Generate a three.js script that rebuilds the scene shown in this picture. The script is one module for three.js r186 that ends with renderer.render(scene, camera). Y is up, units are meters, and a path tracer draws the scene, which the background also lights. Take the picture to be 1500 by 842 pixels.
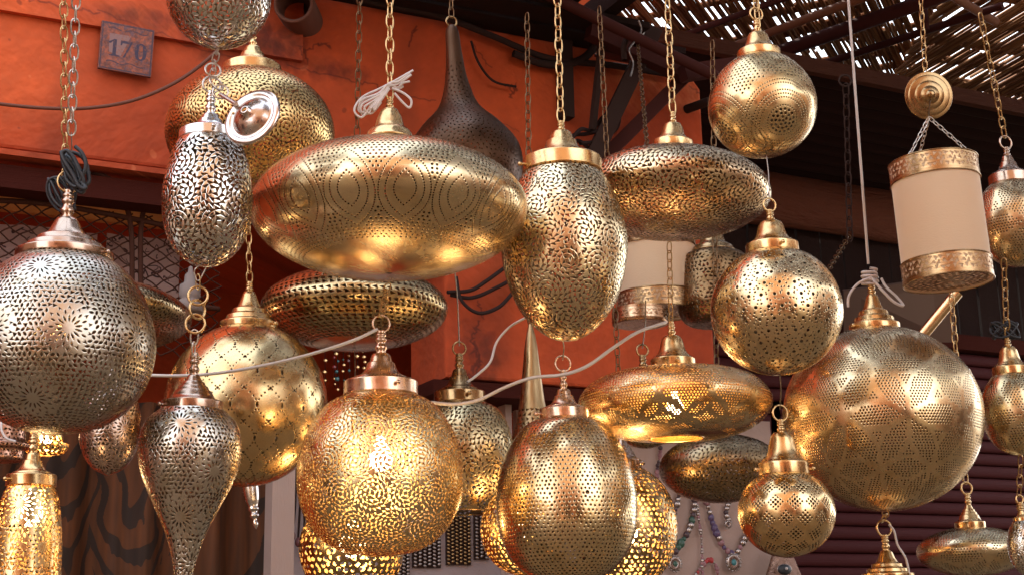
import * as THREE from 'three';
import { mergeGeometries } from 'three/addons/utils/BufferGeometryUtils.js';
import { ImprovedNoise } from 'three/addons/math/ImprovedNoise.js';

// ---------------------------------------------------------------- camera, sky, sun, exposure
const scene = new THREE.Scene();
const camera = new THREE.PerspectiveCamera(22.9, 1500 / 842, 0.05, 400);
camera.position.set(0, 1.6, 0);
camera.rotation.order = 'YXZ';
camera.rotation.set(THREE.MathUtils.degToRad(14), 0, -0.019);
camera.updateMatrixWorld(true);

function skyTexture() {                       // clear hazy midday sky, only air
  const W = 64, H = 32, d = new Float32Array(W * H * 4);
  for (let y = 0; y < H; y++) for (let x = 0; x < W; x++) {
    const el = ((y + 0.5) / H - 0.5) * Math.PI, s = Math.max(0, Math.sin(el)), k = Math.pow(1 - s, 1.6), i = (y * W + x) * 4;
    d[i] = 1.10 + 0.95 * k; d[i + 1] = 1.30 + 0.74 * k; d[i + 2] = 1.58 + 0.42 * k; d[i + 3] = 1;
  }
  const t = new THREE.DataTexture(d, W, H, THREE.RGBAFormat, THREE.FloatType);
  t.mapping = THREE.EquirectangularReflectionMapping; t.magFilter = THREE.LinearFilter; t.needsUpdate = true;
  return t;
}
scene.background = skyTexture();
scene.environment = scene.background;
const sun = new THREE.DirectionalLight(new THREE.Color(1, 0.94, 0.84), 3.6);
sun.position.set(-7.5, 15, -11);
sun.target.position.set(0, 1.5, 0);
sun.castShadow = true;
sun.shadow.mapSize.set(2048, 2048);
Object.assign(sun.shadow.camera, { left: -14, right: 14, top: 14, bottom: -14, near: 1, far: 60 });
scene.add(sun, sun.target);
const renderer = new THREE.WebGLRenderer({ antialias: true });
renderer.toneMapping = THREE.LinearToneMapping;
renderer.toneMappingExposure = 1.9;
renderer.shadowMap.enabled = true;

// ---------------------------------------------------------------- helpers
const F = 2080, PI = Math.PI, TAU = PI * 2;
const V3 = (x, y, z) => new THREE.Vector3(x, y, z);
const noise = new ImprovedNoise();
function rng(seed) { let s = seed | 0; return () => { s = (s + 0x6d2b79f5) | 0; let t = Math.imul(s ^ (s >>> 15), 1 | s); t = (t + Math.imul(t ^ (t >>> 7), 61 | t)) ^ t; return ((t ^ (t >>> 14)) >>> 0) / 4294967296; }; }
const lin = (r, g, b) => new THREE.Color().setRGB(r, g, b);
const at = (px, py, d) => V3((px - 750) / F * d, (421 - py) / F * d, -d).applyMatrix4(camera.matrixWorld);   // a surveyed point: bearing and distance from the tripod
const taken = {};
function numbered(n) { if (!(n in taken)) { taken[n] = 0; return n; } taken[n]++; return n + '_' + String(taken[n]).padStart(3, '0'); }
function tag(o, label, category, group, kind) { if (label) o.userData.label = label; if (category) o.userData.category = category; if (group) o.userData.group = group; if (kind) o.userData.kind = kind; return o; }
function thing(name, label, category, pos, group) { const g = new THREE.Group(); g.name = numbered(name); if (pos) g.position.copy(pos); scene.add(g); return tag(g, label, category, group); }
function part(name, geo, mat, parent) { const m = new THREE.Mesh(geo, mat); m.name = name; m.castShadow = m.receiveShadow = true; parent.add(m); return m; }
function solo(name, geo, mat, label, category, group, kind) { const m = new THREE.Mesh(geo, mat); m.name = numbered(name); m.castShadow = m.receiveShadow = true; scene.add(m); return tag(m, label, category, group, kind); }
const merge = (l) => mergeGeometries(l.map((g) => { const q = g.index ? g.toNonIndexed() : g; for (const k of Object.keys(q.attributes)) if (!['position', 'normal', 'uv'].includes(k)) q.deleteAttribute(k); return q; }));
function box(w, h, d, x = 0, y = 0, z = 0) { return new THREE.BoxGeometry(w, h, d).translate(x, y, z); }
function tube(pts, r, seg = 0, rad = 6, closed = false) { return new THREE.TubeGeometry(new THREE.CatmullRomCurve3(pts, closed, 'centripetal'), seg || pts.length * 6, r, rad, closed); }
function rod(a, b, r, rad = 8) { const d = b.clone().sub(a), L = d.length(); return new THREE.CylinderGeometry(r, r, L, rad).translate(0, L / 2, 0).applyQuaternion(new THREE.Quaternion().setFromUnitVectors(V3(0, 1, 0), d.normalize())).translate(a.x, a.y, a.z); }
function bar(a, b, w, h) { const d = b.clone().sub(a), L = d.length(); d.normalize(); const m = new THREE.Matrix4().lookAt(V3(0, 0, 0), d, Math.abs(d.y) > 0.99 ? V3(1, 0, 0) : V3(0, 1, 0)); return new THREE.BoxGeometry(w, h, L).applyMatrix4(m).translate((a.x + b.x) / 2, (a.y + b.y) / 2, (a.z + b.z) / 2); }

// ---------------------------------------------------------------- computed textures
function dataTex(w, h, fn, srgb = false) {
  const d = new Uint8Array(w * h * 4), c = [0, 0, 0];
  for (let y = 0; y < h; y++) for (let x = 0; x < w; x++) { fn(x / w, y / h, c); const i = (y * w + x) * 4; d[i] = Math.max(0, Math.min(255, c[0] * 255)); d[i + 1] = Math.max(0, Math.min(255, c[1] * 255)); d[i + 2] = Math.max(0, Math.min(255, c[2] * 255)); d[i + 3] = 255; }
  const t = new THREE.DataTexture(d, w, h); t.wrapS = t.wrapT = THREE.RepeatWrapping; t.magFilter = THREE.LinearFilter; t.minFilter = THREE.LinearFilter; if (srgb) t.colorSpace = THREE.SRGBColorSpace; t.needsUpdate = true; return t;
}
function tnoise(u, v, f, seed) {              // tileable fractal noise, 0..1
  const a = u * TAU, b = v * TAU; let s = 0, k = 1, n = 0;
  for (let o = 0; o < 4; o++) { const q = f * (1 << o) / TAU; s += k * noise.noise(Math.cos(a) * q + seed, Math.sin(a) * q + Math.cos(b) * q * 1.01 + 3.1 * o, Math.sin(b) * q + seed * 1.7); n += k; k *= 0.55; }
  return 0.5 + 0.5 * s / n * 1.6;
}
const tarnish = dataTex(512, 512, (u, v, c) => { const a = tnoise(u, v, 5, 1.3), b = tnoise(u, v, 26, 7.7), p = Math.max(0, Math.min(1, (a - 0.45) * 3)) * (0.6 + 0.4 * b), s = b > 0.7 ? 0.95 : 1; c[0] = (1 - 0.07 * p) * s; c[1] = (1 - 0.11 * p) * s; c[2] = (1 - 0.18 * p) * s; }, true);
const smudge = dataTex(512, 512, (u, v, c) => { const a = tnoise(u, v, 6, 4.2), b = tnoise(u, v, 40, 2.9); c[0] = c[1] = c[2] = 0.62 + 0.55 * (a - 0.5) + 0.35 * (b - 0.5); });
const hammer = dataTex(512, 512, (u, v, c) => { const a = tnoise(u, v, 14, 8.1), b = tnoise(u, v, 60, 5.5); c[0] = c[1] = c[2] = 0.7 * a + 0.3 * b; });
function rep(t, x, y) { const q = t.clone(); q.repeat.set(x, y); q.needsUpdate = true; return q; }
const TAR = rep(tarnish, 3, 2), SMU = rep(smudge, 2, 1), SMU2 = rep(smudge, 4, 2), HAM = rep(hammer, 4, 2);
function metal(c, rough, o = {}) { return new THREE.MeshStandardMaterial({ color: lin(...c), metalness: 1, roughness: rough, map: TAR, roughnessMap: SMU2, side: THREE.DoubleSide, ...o }); }
const TARC = rep(tarnish, 1, 0.3), SMUC = rep(smudge, 1.5, 0.4);
function spun(c, rough) { return new THREE.MeshStandardMaterial({ color: lin(...c), metalness: 1, roughness: rough, map: TARC, roughnessMap: SMUC, side: THREE.DoubleSide }); }
const BRASS = [0.78, 0.55, 0.31], PALE = [0.80, 0.66, 0.46], DARKBR = [0.46, 0.30, 0.16], SILVER = [0.74, 0.70, 0.69], COPPER = [0.78, 0.52, 0.36], ANTIQ = [0.62, 0.52, 0.42];
const matte = (r, g, b, o = {}) => new THREE.MeshPhysicalMaterial({ color: lin(r, g, b), roughness: 0.95, specularIntensity: 0.25, ...o });   // dusty, dry surfaces
const M = {
  capBrass: spun([0.70, 0.47, 0.23], 0.42), capCopper: spun([0.74, 0.50, 0.35], 0.42), capSilver: spun(SILVER, 0.34), capDark: spun([0.38, 0.24, 0.12], 0.4), capAnt: spun([0.50, 0.36, 0.28], 0.36),
  chainBrass: metal([0.66, 0.46, 0.23], 0.45), chainSilver: metal([0.68, 0.64, 0.6], 0.5), chainDark: metal([0.20, 0.12, 0.065], 0.65), iron: matte(0.04, 0.022, 0.018),
  wire: metal([0.3, 0.26, 0.24], 0.5),
  white: new THREE.MeshStandardMaterial({ color: lin(0.66, 0.58, 0.55), roughness: 0.6 }),
  black: new THREE.MeshStandardMaterial({ color: lin(0.016, 0.016, 0.02), roughness: 0.5 }),
  cable: matte(0.035, 0.02, 0.018),
};
// ---------------------------------------------------------------- lamp building: turned shells, pierced patterns, caps, chains
function smooth(ctrl, n = 56) { const c = new THREE.CatmullRomCurve3(ctrl.map(([r, y]) => V3(r, y, 0)), false, 'centripetal'); return c.getSpacedPoints(n).map((p) => [Math.max(p.x, 0), p.y]); }
function ell(a, b, t0 = 0.2, t1 = PI, pow = 1, n = 56) { const o = []; for (let i = 0; i <= n; i++) { const t = t0 + (t1 - t0) * i / n, c = Math.cos(t), s = Math.sin(t); o.push([a * Math.pow(Math.max(s, 0), pow), b * c]); } return o; }
function revolve(prof, segs = 72, wob = 0, seed = 0) {       // profile runs from top to bottom; u goes round, v along the profile
  const n = prof.length, pos = [], uv = [], idx = []; let L = 0; const len = [0];
  for (let i = 1; i < n; i++) { L += Math.hypot(prof[i][0] - prof[i - 1][0], prof[i][1] - prof[i - 1][1]); len.push(L); }
  const rm = Math.max(...prof.map((p) => p[0]));
  for (let i = 0; i < n; i++) for (let j = 0; j <= segs; j++) {
    const a = -PI / 2 + (j % segs) / segs * TAU, x = Math.cos(a), z = Math.sin(a); let [r, y] = prof[i];
    if (wob) { const q = 2.2; r += wob * rm * (noise.noise(x * q + seed, y / rm * q, z * q + seed * 2) + 0.4 * noise.noise(x * 6 + seed, y / rm * 6, z * 6)) * Math.min(1, r / rm * 3); }
    pos.push(x * r, y, z * r); uv.push(j / segs, 1 - len[i] / L);
  }
  const w = segs + 1;
  for (let i = 0; i < n - 1; i++) for (let j = 0; j < segs; j++) { const a = i * w + j, b = a + 1, c = a + w, d = c + 1; if (prof[i][0] > 1e-9) idx.push(a, b, c); if (prof[i + 1][0] > 1e-9) idx.push(b, d, c); }
  const g = new THREE.BufferGeometry(); g.setAttribute('position', new THREE.Float32BufferAttribute(pos, 3)); g.setAttribute('uv', new THREE.Float32BufferAttribute(uv, 2)); g.setIndex(idx); g.computeVertexNormals();
  const N = g.attributes.normal;
  for (let i = 0; i < n; i++) {
    const a = i * w, b = a + segs, v = V3(N.getX(a) + N.getX(b), N.getY(a) + N.getY(b), N.getZ(a) + N.getZ(b)).normalize(); N.setXYZ(a, v.x, v.y, v.z); N.setXYZ(b, v.x, v.y, v.z);
    if (prof[i][0] < 1e-6) for (let j = 0; j <= segs; j++) N.setXYZ(a + j, 0, i < n / 2 ? 1 : -1, 0);
  }
  return g;
}
// shapes of single punched holes, in photograph-size units
const dot = (q) => (c) => c.arc(0, 0, q, 0, TAU);
const tri = (l, w) => (c) => { c.moveTo(l * 0.55, -w * 0.5); c.lineTo(-l * 0.45, -w * 0.15); c.lineTo(l * 0.25, w * 0.55); c.closePath(); };
const leaf = (l, w) => (c) => { c.moveTo(-l / 2, 0); c.quadraticCurveTo(0, -w, l / 2, 0); c.quadraticCurveTo(0, w, -l / 2, 0); };
const chev = (l, w) => (c) => { c.moveTo(-l / 2, 0); c.lineTo(l / 2, -w); c.lineTo(l * 0.15, 0); c.lineTo(l / 2, w); c.closePath(); };
function blob(q, R, n = 6) { const p = []; for (let i = 0; i < n; i++) { const a = i / n * TAU + (R() - 0.5) * 0.5, k = q * (0.75 + 0.5 * R()); p.push([k * Math.cos(a), k * Math.sin(a)]); } return (c) => { p.forEach(([x, y], i) => (i ? c.lineTo(x, y) : c.moveTo(x, y))); c.closePath(); }; }

function pierced(prof, n, W, H, draw, seed = 1) {            // one sector of 1/n turn; returns a texture: green = metal left standing, red = relief
  let L = 0; const len = [0]; for (let i = 1; i < prof.length; i++) { L += Math.hypot(prof[i][0] - prof[i - 1][0], prof[i][1] - prof[i - 1][1]); len.push(L); }
  const rm = Math.max(...prof.map((p) => p[0])), A = TAU / n, R = rng(seed * 977 + 13);
  const rAt = (v) => { if (v <= 0) return prof[0][0]; for (let i = 1; i < len.length; i++) if (v <= len[i]) { const t = (v - len[i - 1]) / (len[i] - len[i - 1]); return prof[i - 1][0] + t * (prof[i][0] - prof[i - 1][0]); } return prof[prof.length - 1][0]; };
  const cv = document.createElement('canvas'); cv.width = W; cv.height = H; const ctx = cv.getContext('2d');
  ctx.fillStyle = '#000'; ctx.fillRect(0, 0, W, H); ctx.fillStyle = '#fff';
  const hole = (th, v, path, rot = 0) => {
    const r = rAt(v); if (r < rm * 0.1 || v < 1 || v > L - 1) return;
    let u = (th / A) % 1; if (u < 0) u += 1; const sx = W / (A * r), sy = H / L, m = 14 * sx;
    for (const k of [-1, 0, 1]) { const x = (u + k) * W; if (x < -m || x > W + m) continue; ctx.setTransform(sx, 0, 0, sy, x, v * sy); ctx.rotate(rot); ctx.beginPath(); path(ctx); ctx.fill(); }
  };
  const P = { L, A, R, rm, r: rAt, hole,
    rows(v0, v1, s, fn, hex = 0.87) { let k = 0; for (let v = v0; v <= v1; v += s * hex, k++) { const c = Math.max(1, Math.round(A * rAt(v) / s)); for (let j = 0; j < c; j++) fn((j + (k % 2) / 2) / c * A, v, k, j, c); } },
    centers(v0, v1, sp) { const o = []; P.rows(v0, v1, sp, (th, v) => o.push([th, v])); return o; },
    dist(th, v, c) { let d = Math.abs(th - c[0]) % A; if (d > A / 2) d = A - d; return Math.hypot(d * rAt(v), v - c[1]); },
    rosettes(cs, v0, v1, s, s1, fn, k0 = 0) {
      cs.forEach((c, ci) => { for (let k = k0; k < 14; k++) { const rr = (k + 0.62) * s, m = Math.max(3, Math.round(TAU * rr / s1)), ph = k * 0.5 + R() * 0.3;
        let any = false;
        for (let j = 0; j < m; j++) { const a = (j / m) * TAU + ph, v = c[1] + rr * Math.sin(a); if (v < v0 || v > v1) continue; const r = rAt(v), dx = rr * Math.cos(a); if (Math.abs(dx) > A * r * 0.5) continue; const th = c[0] + dx / r;
          const own = Math.hypot(dx, v - c[1]); let ok = true; for (let q = 0; q < cs.length && ok; q++) if (q !== ci && P.dist(th, v, cs[q]) < own + (q < ci ? 0.01 : 0) + s * 0.1) ok = false;
          if (ok) { any = true; fn(th, v, a, k, j); } }
        if (!any && k > 2) break; } });
    },
    curve(f, len_, s, q) { const N = Math.max(2, Math.round(len_ / s)); for (let i = 0; i <= N; i++) { const [th, v] = f(i / N); hole(th, v, dot(q)); } },
  };
  draw(P);
  const src = ctx.getImageData(0, 0, W, H).data, d = new Uint8Array(W * H * 4), m = new Float32Array(W * H), b = new Float32Array(W * H), rad = 3;
  for (let y = 0; y < H; y++) { const o = (H - 1 - y) * W; for (let x = 0; x < W; x++) m[o + x] = 1 - src[(y * W + x) * 4] / 255; }
  for (let y = 0; y < H; y++) { let s = 0; for (let x = -rad; x <= rad; x++) s += m[y * W + (x + W) % W]; for (let x = 0; x < W; x++) { b[y * W + x] = s / (2 * rad + 1); s += m[y * W + (x + rad + 1) % W] - m[y * W + (x - rad + W) % W]; } }
  for (let x = 0; x < W; x++) { for (let y = 0; y < H; y++) { let s = 0; for (let k = -rad; k <= rad; k++) s += b[Math.min(H - 1, Math.max(0, y + k)) * W + x]; const i = (y * W + x) * 4; d[i] = 255 * s / (2 * rad + 1); d[i + 1] = 255 * m[y * W + x]; d[i + 2] = 255; d[i + 3] = 255; } }
  const t = new THREE.DataTexture(d, W, H); t.wrapS = THREE.RepeatWrapping; t.wrapT = THREE.ClampToEdgeWrapping; t.magFilter = t.minFilter = THREE.LinearFilter; t.repeat.set(n, 1); t.needsUpdate = true; return t;
}
// ---- pattern families; s = size of the repeat in photograph-size units
const PAT = {
  swirl: (sp, s0, l0, w0, e = 6) => (P) => { const s = s0 * 0.84, l = l0 * 0.9, w = w0 * 0.68; const cs = P.centers(e, P.L - e, sp); P.rosettes(cs, e, P.L - 4, s, s * 1.05, (th, v, a) => P.hole(th, v, tri(l, w), a + 1.12)); },
  floral: (sp, s0, k = 1) => (P) => {            // star rosettes of long petals, lacework of leaves, darts and commas between
    const s = s0 * 0.66, cs = P.centers(sp * 0.45, P.L, sp), r0 = Math.min(sp * 0.26, s * 2.9), N = 14;
    for (const c of cs) for (let j = 0; j < N; j++) { const put = (rr, a, f, rot) => { const v = c[1] + rr * Math.sin(a); if (v > 4 && v < P.L - 4) P.hole(c[0] + rr * Math.cos(a) / P.r(v), v, f, a + rot); }, a = (j + 0.5) / N * TAU; put(r0 * 0.62, a, leaf(r0 * 0.5 * k, r0 * 0.12), 0); put(r0 * 1.06, a + PI / N, leaf(r0 * 0.34 * k, r0 * 0.12), 0); put(r0 * 1.38, a, chev(r0 * 0.3 * k, r0 * 0.12), PI); }
    P.rows(5, P.L - 5, s, (th, v, q, j) => { let m = 1e9, best = cs[0]; for (const c of cs) { const d = P.dist(th, v, c); if (d < m) { m = d; best = c; } } if (m < r0 * 1.56) return; let dt = th - best[0]; dt -= Math.round(dt / P.A) * P.A; const a = Math.atan2(v - best[1], dt * P.r(v)), ring = Math.floor(m / s); const w = P.R();
      P.hole(th + (P.R() - 0.5) * s * 0.2 / P.r(v), v + (P.R() - 0.5) * s * 0.2, w < 0.45 ? leaf(s * 1.0 * k, s * 0.5) : w < 0.75 ? tri(s * 0.95 * k, s * 0.8) : chev(s * 0.95 * k, s * 0.42), a + (ring % 2 ? 0.75 : -0.75) + (j % 2 ? PI / 2 : 0)); }, 0.92); },
  cells: (s, q) => (P) => { P.rows(4, P.L - 4, s, (th, v) => { const j = 0.32 * s; P.hole(th + (P.R() - 0.5) * j / P.r(v), v + (P.R() - 0.5) * j, blob(q * (0.7 + 0.5 * P.R()), P.R), P.R() * 3); }); },
  fine: (s, q, big = 0) => (P) => { P.rows(4, P.L - 5, s, (th, v) => P.hole(th + (P.R() - 0.5) * s * 0.25 / P.r(v), v + (P.R() - 0.5) * s * 0.25, dot(P.R() < big ? q * 1.8 : q * (0.85 + 0.3 * P.R())))); },
  slots: (s, l, w) => (P) => { P.rows(10, P.L * 0.8, s, (th, v, k) => P.hole(th, v, tri(l, w), k % 2 ? -0.25 : 2.9), 0.72); },
  stars: (s, q) => (P) => { const B = P.centers(6, P.L - 8, s * 3.1); P.rows(5, P.L - 5, s, (th, v) => { if (B.every((c) => P.dist(th, v, c) > s * 0.9)) P.hole(th + (P.R() - 0.5) * s * 0.7 / P.r(v), v + (P.R() - 0.5) * s * 0.7, dot(q * (0.75 + 0.5 * P.R()))); }); B.forEach((c) => P.hole(c[0], c[1], dot(q * 1.9))); },
  circles: (sp, s, q, gap) => (P) => {           // six-petalled flowers: plain bands outline petals and curved triangles, all filled with dots
    const c0 = Math.max(1, Math.round(P.A * P.rm / sp)), C = P.A * P.rm / c0, h = 0.2 * C, X = P.A * P.rm, E = [];
    for (let r = -7; r <= 7; r++) for (let i = 0; i < c0; i++) { const x = (i + (Math.abs(r) % 2) / 2) * C, y = P.L * 0.5 + r * C * 0.866; for (const a of [0, PI / 3, 2 * PI / 3]) E.push([x + C / 2 * Math.cos(a), y + C / 2 * Math.sin(a), Math.cos(a), Math.sin(a)]); }
    P.rows(5, P.L - 12, s, (th, v) => { const px = th * P.rm; let m = 1e9; for (const [x, y, ca, sa] of E) { if (Math.abs(v - y) > C * 0.55) continue; let dx = px - x; dx -= Math.round(dx / X) * X; const t = (dx * ca + (v - y) * sa) / C, n = Math.abs(-dx * sa + (v - y) * ca); if (Math.abs(t) < 0.54) m = Math.min(m, Math.abs(n - h * (1 - 4 * t * t))); } if (m > gap) P.hole(th, v, dot(q)); }); },
  diamonds: (sp, s, q) => (P) => { const C = P.centers(14, P.L - 14, sp); for (const c of C) { for (let i = -1.5; i <= 1.5; i++) for (let j = -1.5; j <= 1.5; j++) { const x = (i + j) * s * 0.7, y = (i - j) * s * 0.7, v = c[1] + y; P.hole(c[0] + x / P.r(v), v, dot(Math.abs(i) + Math.abs(j) < 2 ? q * 1.35 : q)); } } },
  arches: (nm, s, q) => (P) => {                // rows of dots and round medallions with rings of dots
    const cs = []; for (let i = 0; i < nm; i++) cs.push([(i + 0.5) / nm * P.A, P.L * 0.67]); const R0 = Math.min(P.L * 0.3, P.A / nm * P.rm * 0.52);
    P.rows(5, P.L * 0.93, s, (th, v) => { let m = 1e9; for (const c of cs) m = Math.min(m, P.dist(th, v, c)); if (m > R0 + s) P.hole(th + (P.R() - 0.5) * 0.5 / P.r(v), v, dot(q * (P.R() < 0.3 ? 0.6 : 1))); });
    for (const c of cs) for (let k = 0; k * s * 0.9 < R0; k++) { const rr = k * s * 0.9, inn = rr < R0 * 0.27; if (!inn && k % 4 === 1) continue; const m = Math.max(1, Math.round(TAU * rr / (inn ? s * 1.05 : s * 0.62))); for (let j = 0; j < m; j++) { const a = j / m * TAU, v = c[1] + rr * Math.sin(a); P.hole(c[0] + rr * Math.cos(a) / P.r(v), v, dot(inn ? q * 1.35 : q * 0.7)); } } },
  vesica: (nm, s, q) => (P) => {                // pointed ovals outlined twice in dots, fields of dots between
    const hw = P.A / nm * P.rm * 0.45, hh = P.L * 0.135, vc = P.L * 0.53, cs = []; for (let i = 0; i < nm; i++) cs.push((i + 0.5) / nm * P.A);
    const inside = (th, v, k) => cs.some((c) => { let d = Math.abs(th - c) % P.A; if (d > P.A / 2) d = P.A - d; const y = (v - vc) / (hh * k); return Math.abs(y) < 1 && d * P.r(v) < hw * k * (1 - y * y); });
    P.rows(6, P.L * 0.74, s, (th, v) => { if (v > P.L * 0.16 && !inside(th, v, 1.12)) P.hole(th + (P.R() - 0.5) * s * 0.2 / P.r(v), v, dot(q * (v > P.L * 0.64 ? 0.75 : 1))); });
    for (const c of cs) for (const k of [1, 0.74, 0.42]) for (const sg of [-1, 1]) { const N = Math.round(hh * k * 2.3 / (s * 0.55)); for (let i = 0; i <= N; i++) { const y = -1 + 2 * i / N, v = vc + y * hh * k; P.hole(c + sg * hw * k * (1 - y * y) / P.r(v), v, dot(q * 0.72)); } }
    for (const c of cs) for (const k of [1, 0.6]) { const N = 26; for (let i = 0; i <= N; i++) { const a = PI * i / N, v = P.L * 0.155 - 0.1 * P.L * k * Math.sin(a); P.hole(c + hw * 0.9 * k * Math.cos(a) / P.r(v + 4), v, dot(q * 0.6)); } } },
  lens: (nm, s, q) => (P) => {                  // crossing wavy dotted lines with large single holes
    for (let i = 0; i < nm; i++) for (const sg of [-1, 1]) for (const off of [0]) { const N = Math.round(P.L / (s * 0.8)); for (let j = 1; j < N; j++) { const v = j / N * P.L, ph = v / P.L * TAU * 3.5; P.hole(((i + 0.5 + sg * 0.5 * Math.sin(ph) + off * Math.cos(ph)) / nm) * P.A, v, dot(q)); } }
    for (let i = 0; i < nm; i++) for (let k = 1; k < 14; k++) P.hole((i + 0.5 + (k % 2 ? 0.5 : 0)) / nm * P.A, k / 14 * P.L, dot(q * 1.6)); },
  scale: (nm, s, q) => (P) => {                 // fine dots above, overlapping fans of dots below
    P.rows(6, P.L * 0.5, s, (th, v) => P.hole(th + (P.R() - 0.5) * s * 0.3 / P.r(v), v + (P.R() - 0.5) * s * 0.3, dot(q)));
    const rows = [0.56, 0.68, 0.80], C = []; rows.forEach((f, k) => { for (let i = 0; i < nm; i++) C.push([((i + (k % 2 ? 0.5 : 0)) / nm) * P.A, f * P.L + 10, k]); });
    P.rows(P.L * 0.5, P.L * 0.86, s * 0.95, (th, v) => { let m = 1e9; for (const c of C) m = Math.min(m, Math.abs(P.dist(th, v, c) - P.A / nm * P.r(v) * 0.5)); if (m > s * 0.75) P.hole(th, v, dot(q * 1.05)); }); },
  bands: (s, l, w) => (P) => { P.rows(P.L * 0.25, P.L * 0.8, s, (th, v, k, j) => P.hole(th, v, j % 2 ? tri(l, w) : leaf(l, w * 0.6), j * 1.3 + k)); },
};

const linkCache = {};
function linkGeo(thick) { if (!linkCache[thick]) { const p = []; for (let i = 0; i < 14; i++) { const a = i / 14 * TAU, c = Math.cos(a), s = Math.sin(a); p.push(V3(0.25 * Math.sign(c) * Math.pow(Math.abs(c), 0.7), 0.5 * Math.sign(s) * Math.pow(Math.abs(s), 0.85), 0)); } linkCache[thick] = tube(p, thick, 16, 5, true); } return linkCache[thick]; }
function chainGeo(a, b, len, thick = 0.058) {  // oval links, every other one turned, from a to b
  const d = b.clone().sub(a), D = d.length(), n = Math.max(1, Math.round(D / (len * 0.78))), q = new THREE.Quaternion().setFromUnitVectors(V3(0, 1, 0), d.clone().normalize()), out = [], R = rng(Math.round(D * 1e4));
  for (let i = 0; i < n; i++) { const g = linkGeo(thick).clone(); g.scale(len, D / n / 0.78, len); g.rotateY((i % 2 ? PI / 2 : 0) + 0.6 + (R() - 0.5) * 0.35); g.applyQuaternion(q); const p = a.clone().addScaledVector(d, (i + 0.5) / n); g.translate(p.x, p.y, p.z); out.push(g); }
  return merge(out);
}
const ringGeo = (r, t) => new THREE.TorusGeometry(r, t, 8, 28);
// caps: unit profiles [r, y] from the top of the dome (y = 1) to the lower lip of the flange (y = 0), r = 1 at the flange
const CAPS = {
  bell: [[0.13, 1], [0.2, 0.99], [0.25, 0.96], [0.285, 0.88], [0.315, 0.78], [0.325, 0.77], [0.375, 0.76], [0.385, 0.75], [0.41, 0.67], [0.46, 0.58], [0.54, 0.5], [0.63, 0.45], [0.72, 0.425], [0.755, 0.41], [0.77, 0.37], [0.78, 0.362], [0.96, 0.345], [0.995, 0.32], [1, 0.3], [1, 0.04], [1.015, 0.02], [1, 0.0], [0.95, 0]],
  tier: [[0.12, 1], [0.2, 0.98], [0.25, 0.9], [0.33, 0.72], [0.42, 0.58], [0.46, 0.55], [0.56, 0.53], [0.585, 0.51], [0.60, 0.42], [0.64, 0.385], [0.76, 0.36], [0.79, 0.34], [0.80, 0.25], [0.83, 0.225], [0.96, 0.2], [0.995, 0.185], [1, 0.16], [1, 0.03], [0.98, 0], [0.9, 0]],
  cone: [[0.12, 1], [0.18, 0.985], [0.22, 0.93], [0.30, 0.82], [0.305, 0.81], [0.36, 0.8], [0.42, 0.7], [0.425, 0.69], [0.48, 0.68], [0.54, 0.58], [0.545, 0.57], [0.60, 0.56], [0.68, 0.44], [0.76, 0.34], [0.94, 0.3], [0.99, 0.28], [1, 0.25], [1, 0.02], [0.97, 0]],
  round: [[0.14, 1], [0.3, 0.985], [0.40, 0.94], [0.48, 0.84], [0.53, 0.7], [0.58, 0.57], [0.65, 0.47], [0.74, 0.4], [0.83, 0.355], [0.85, 0.31], [0.96, 0.295], [0.995, 0.28], [1, 0.25], [1, 0.03], [0.97, 0]],
  dome: [[0.14, 1], [0.24, 0.985], [0.32, 0.94], [0.42, 0.82], [0.50, 0.66], [0.55, 0.5], [0.58, 0.42], [0.64, 0.37], [0.78, 0.31], [0.88, 0.22], [0.93, 0.12], [0.95, 0.08], [1.0, 0.05], [1.0, 0], [0.95, 0]],
};
function capGeo(type, w, h) { return revolve(CAPS[type].map(([r, y]) => [r * w, y * h]), 56); }
function finialGeo(w, h) { return revolve([[0, 1], [0.55, 1], [0.7, 0.97], [0.7, 0.9], [0.6, 0.86], [0.85, 0.82], [0.85, 0.74], [0.6, 0.7], [0.9, 0.64], [0.95, 0.55], [0.7, 0.5], [0.72, 0.4], [1, 0.3], [1, 0.2], [0.75, 0.12], [0.9, 0]].map(([r, y]) => [r * w, y * h]), 20); }
function bulbAt(parent, y, r, power, mat) {
  const g = revolve(smooth([[0.35 * r, 1.9 * r], [0.38 * r, 1.5 * r], [0.8 * r, 0.7 * r], [r, 0], [0.75 * r, -0.68 * r], [0, -r]], 18), 20); g.translate(0, y, 0);
  part('bulb', g, BULB, parent);
  const l = new THREE.PointLight(new THREE.Color(1, 0.68, 0.33), power); l.position.set(0, y, 0); l.castShadow = true; l.shadow.radius = r / 0.02 * 0.9; l.name = 'bulb_light'; parent.add(l);
}
const BULB = new THREE.MeshStandardMaterial({ color: lin(0.9, 0.85, 0.75), emissive: lin(1, 0.76, 0.42), emissiveIntensity: 9, roughness: 0.4 });

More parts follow.
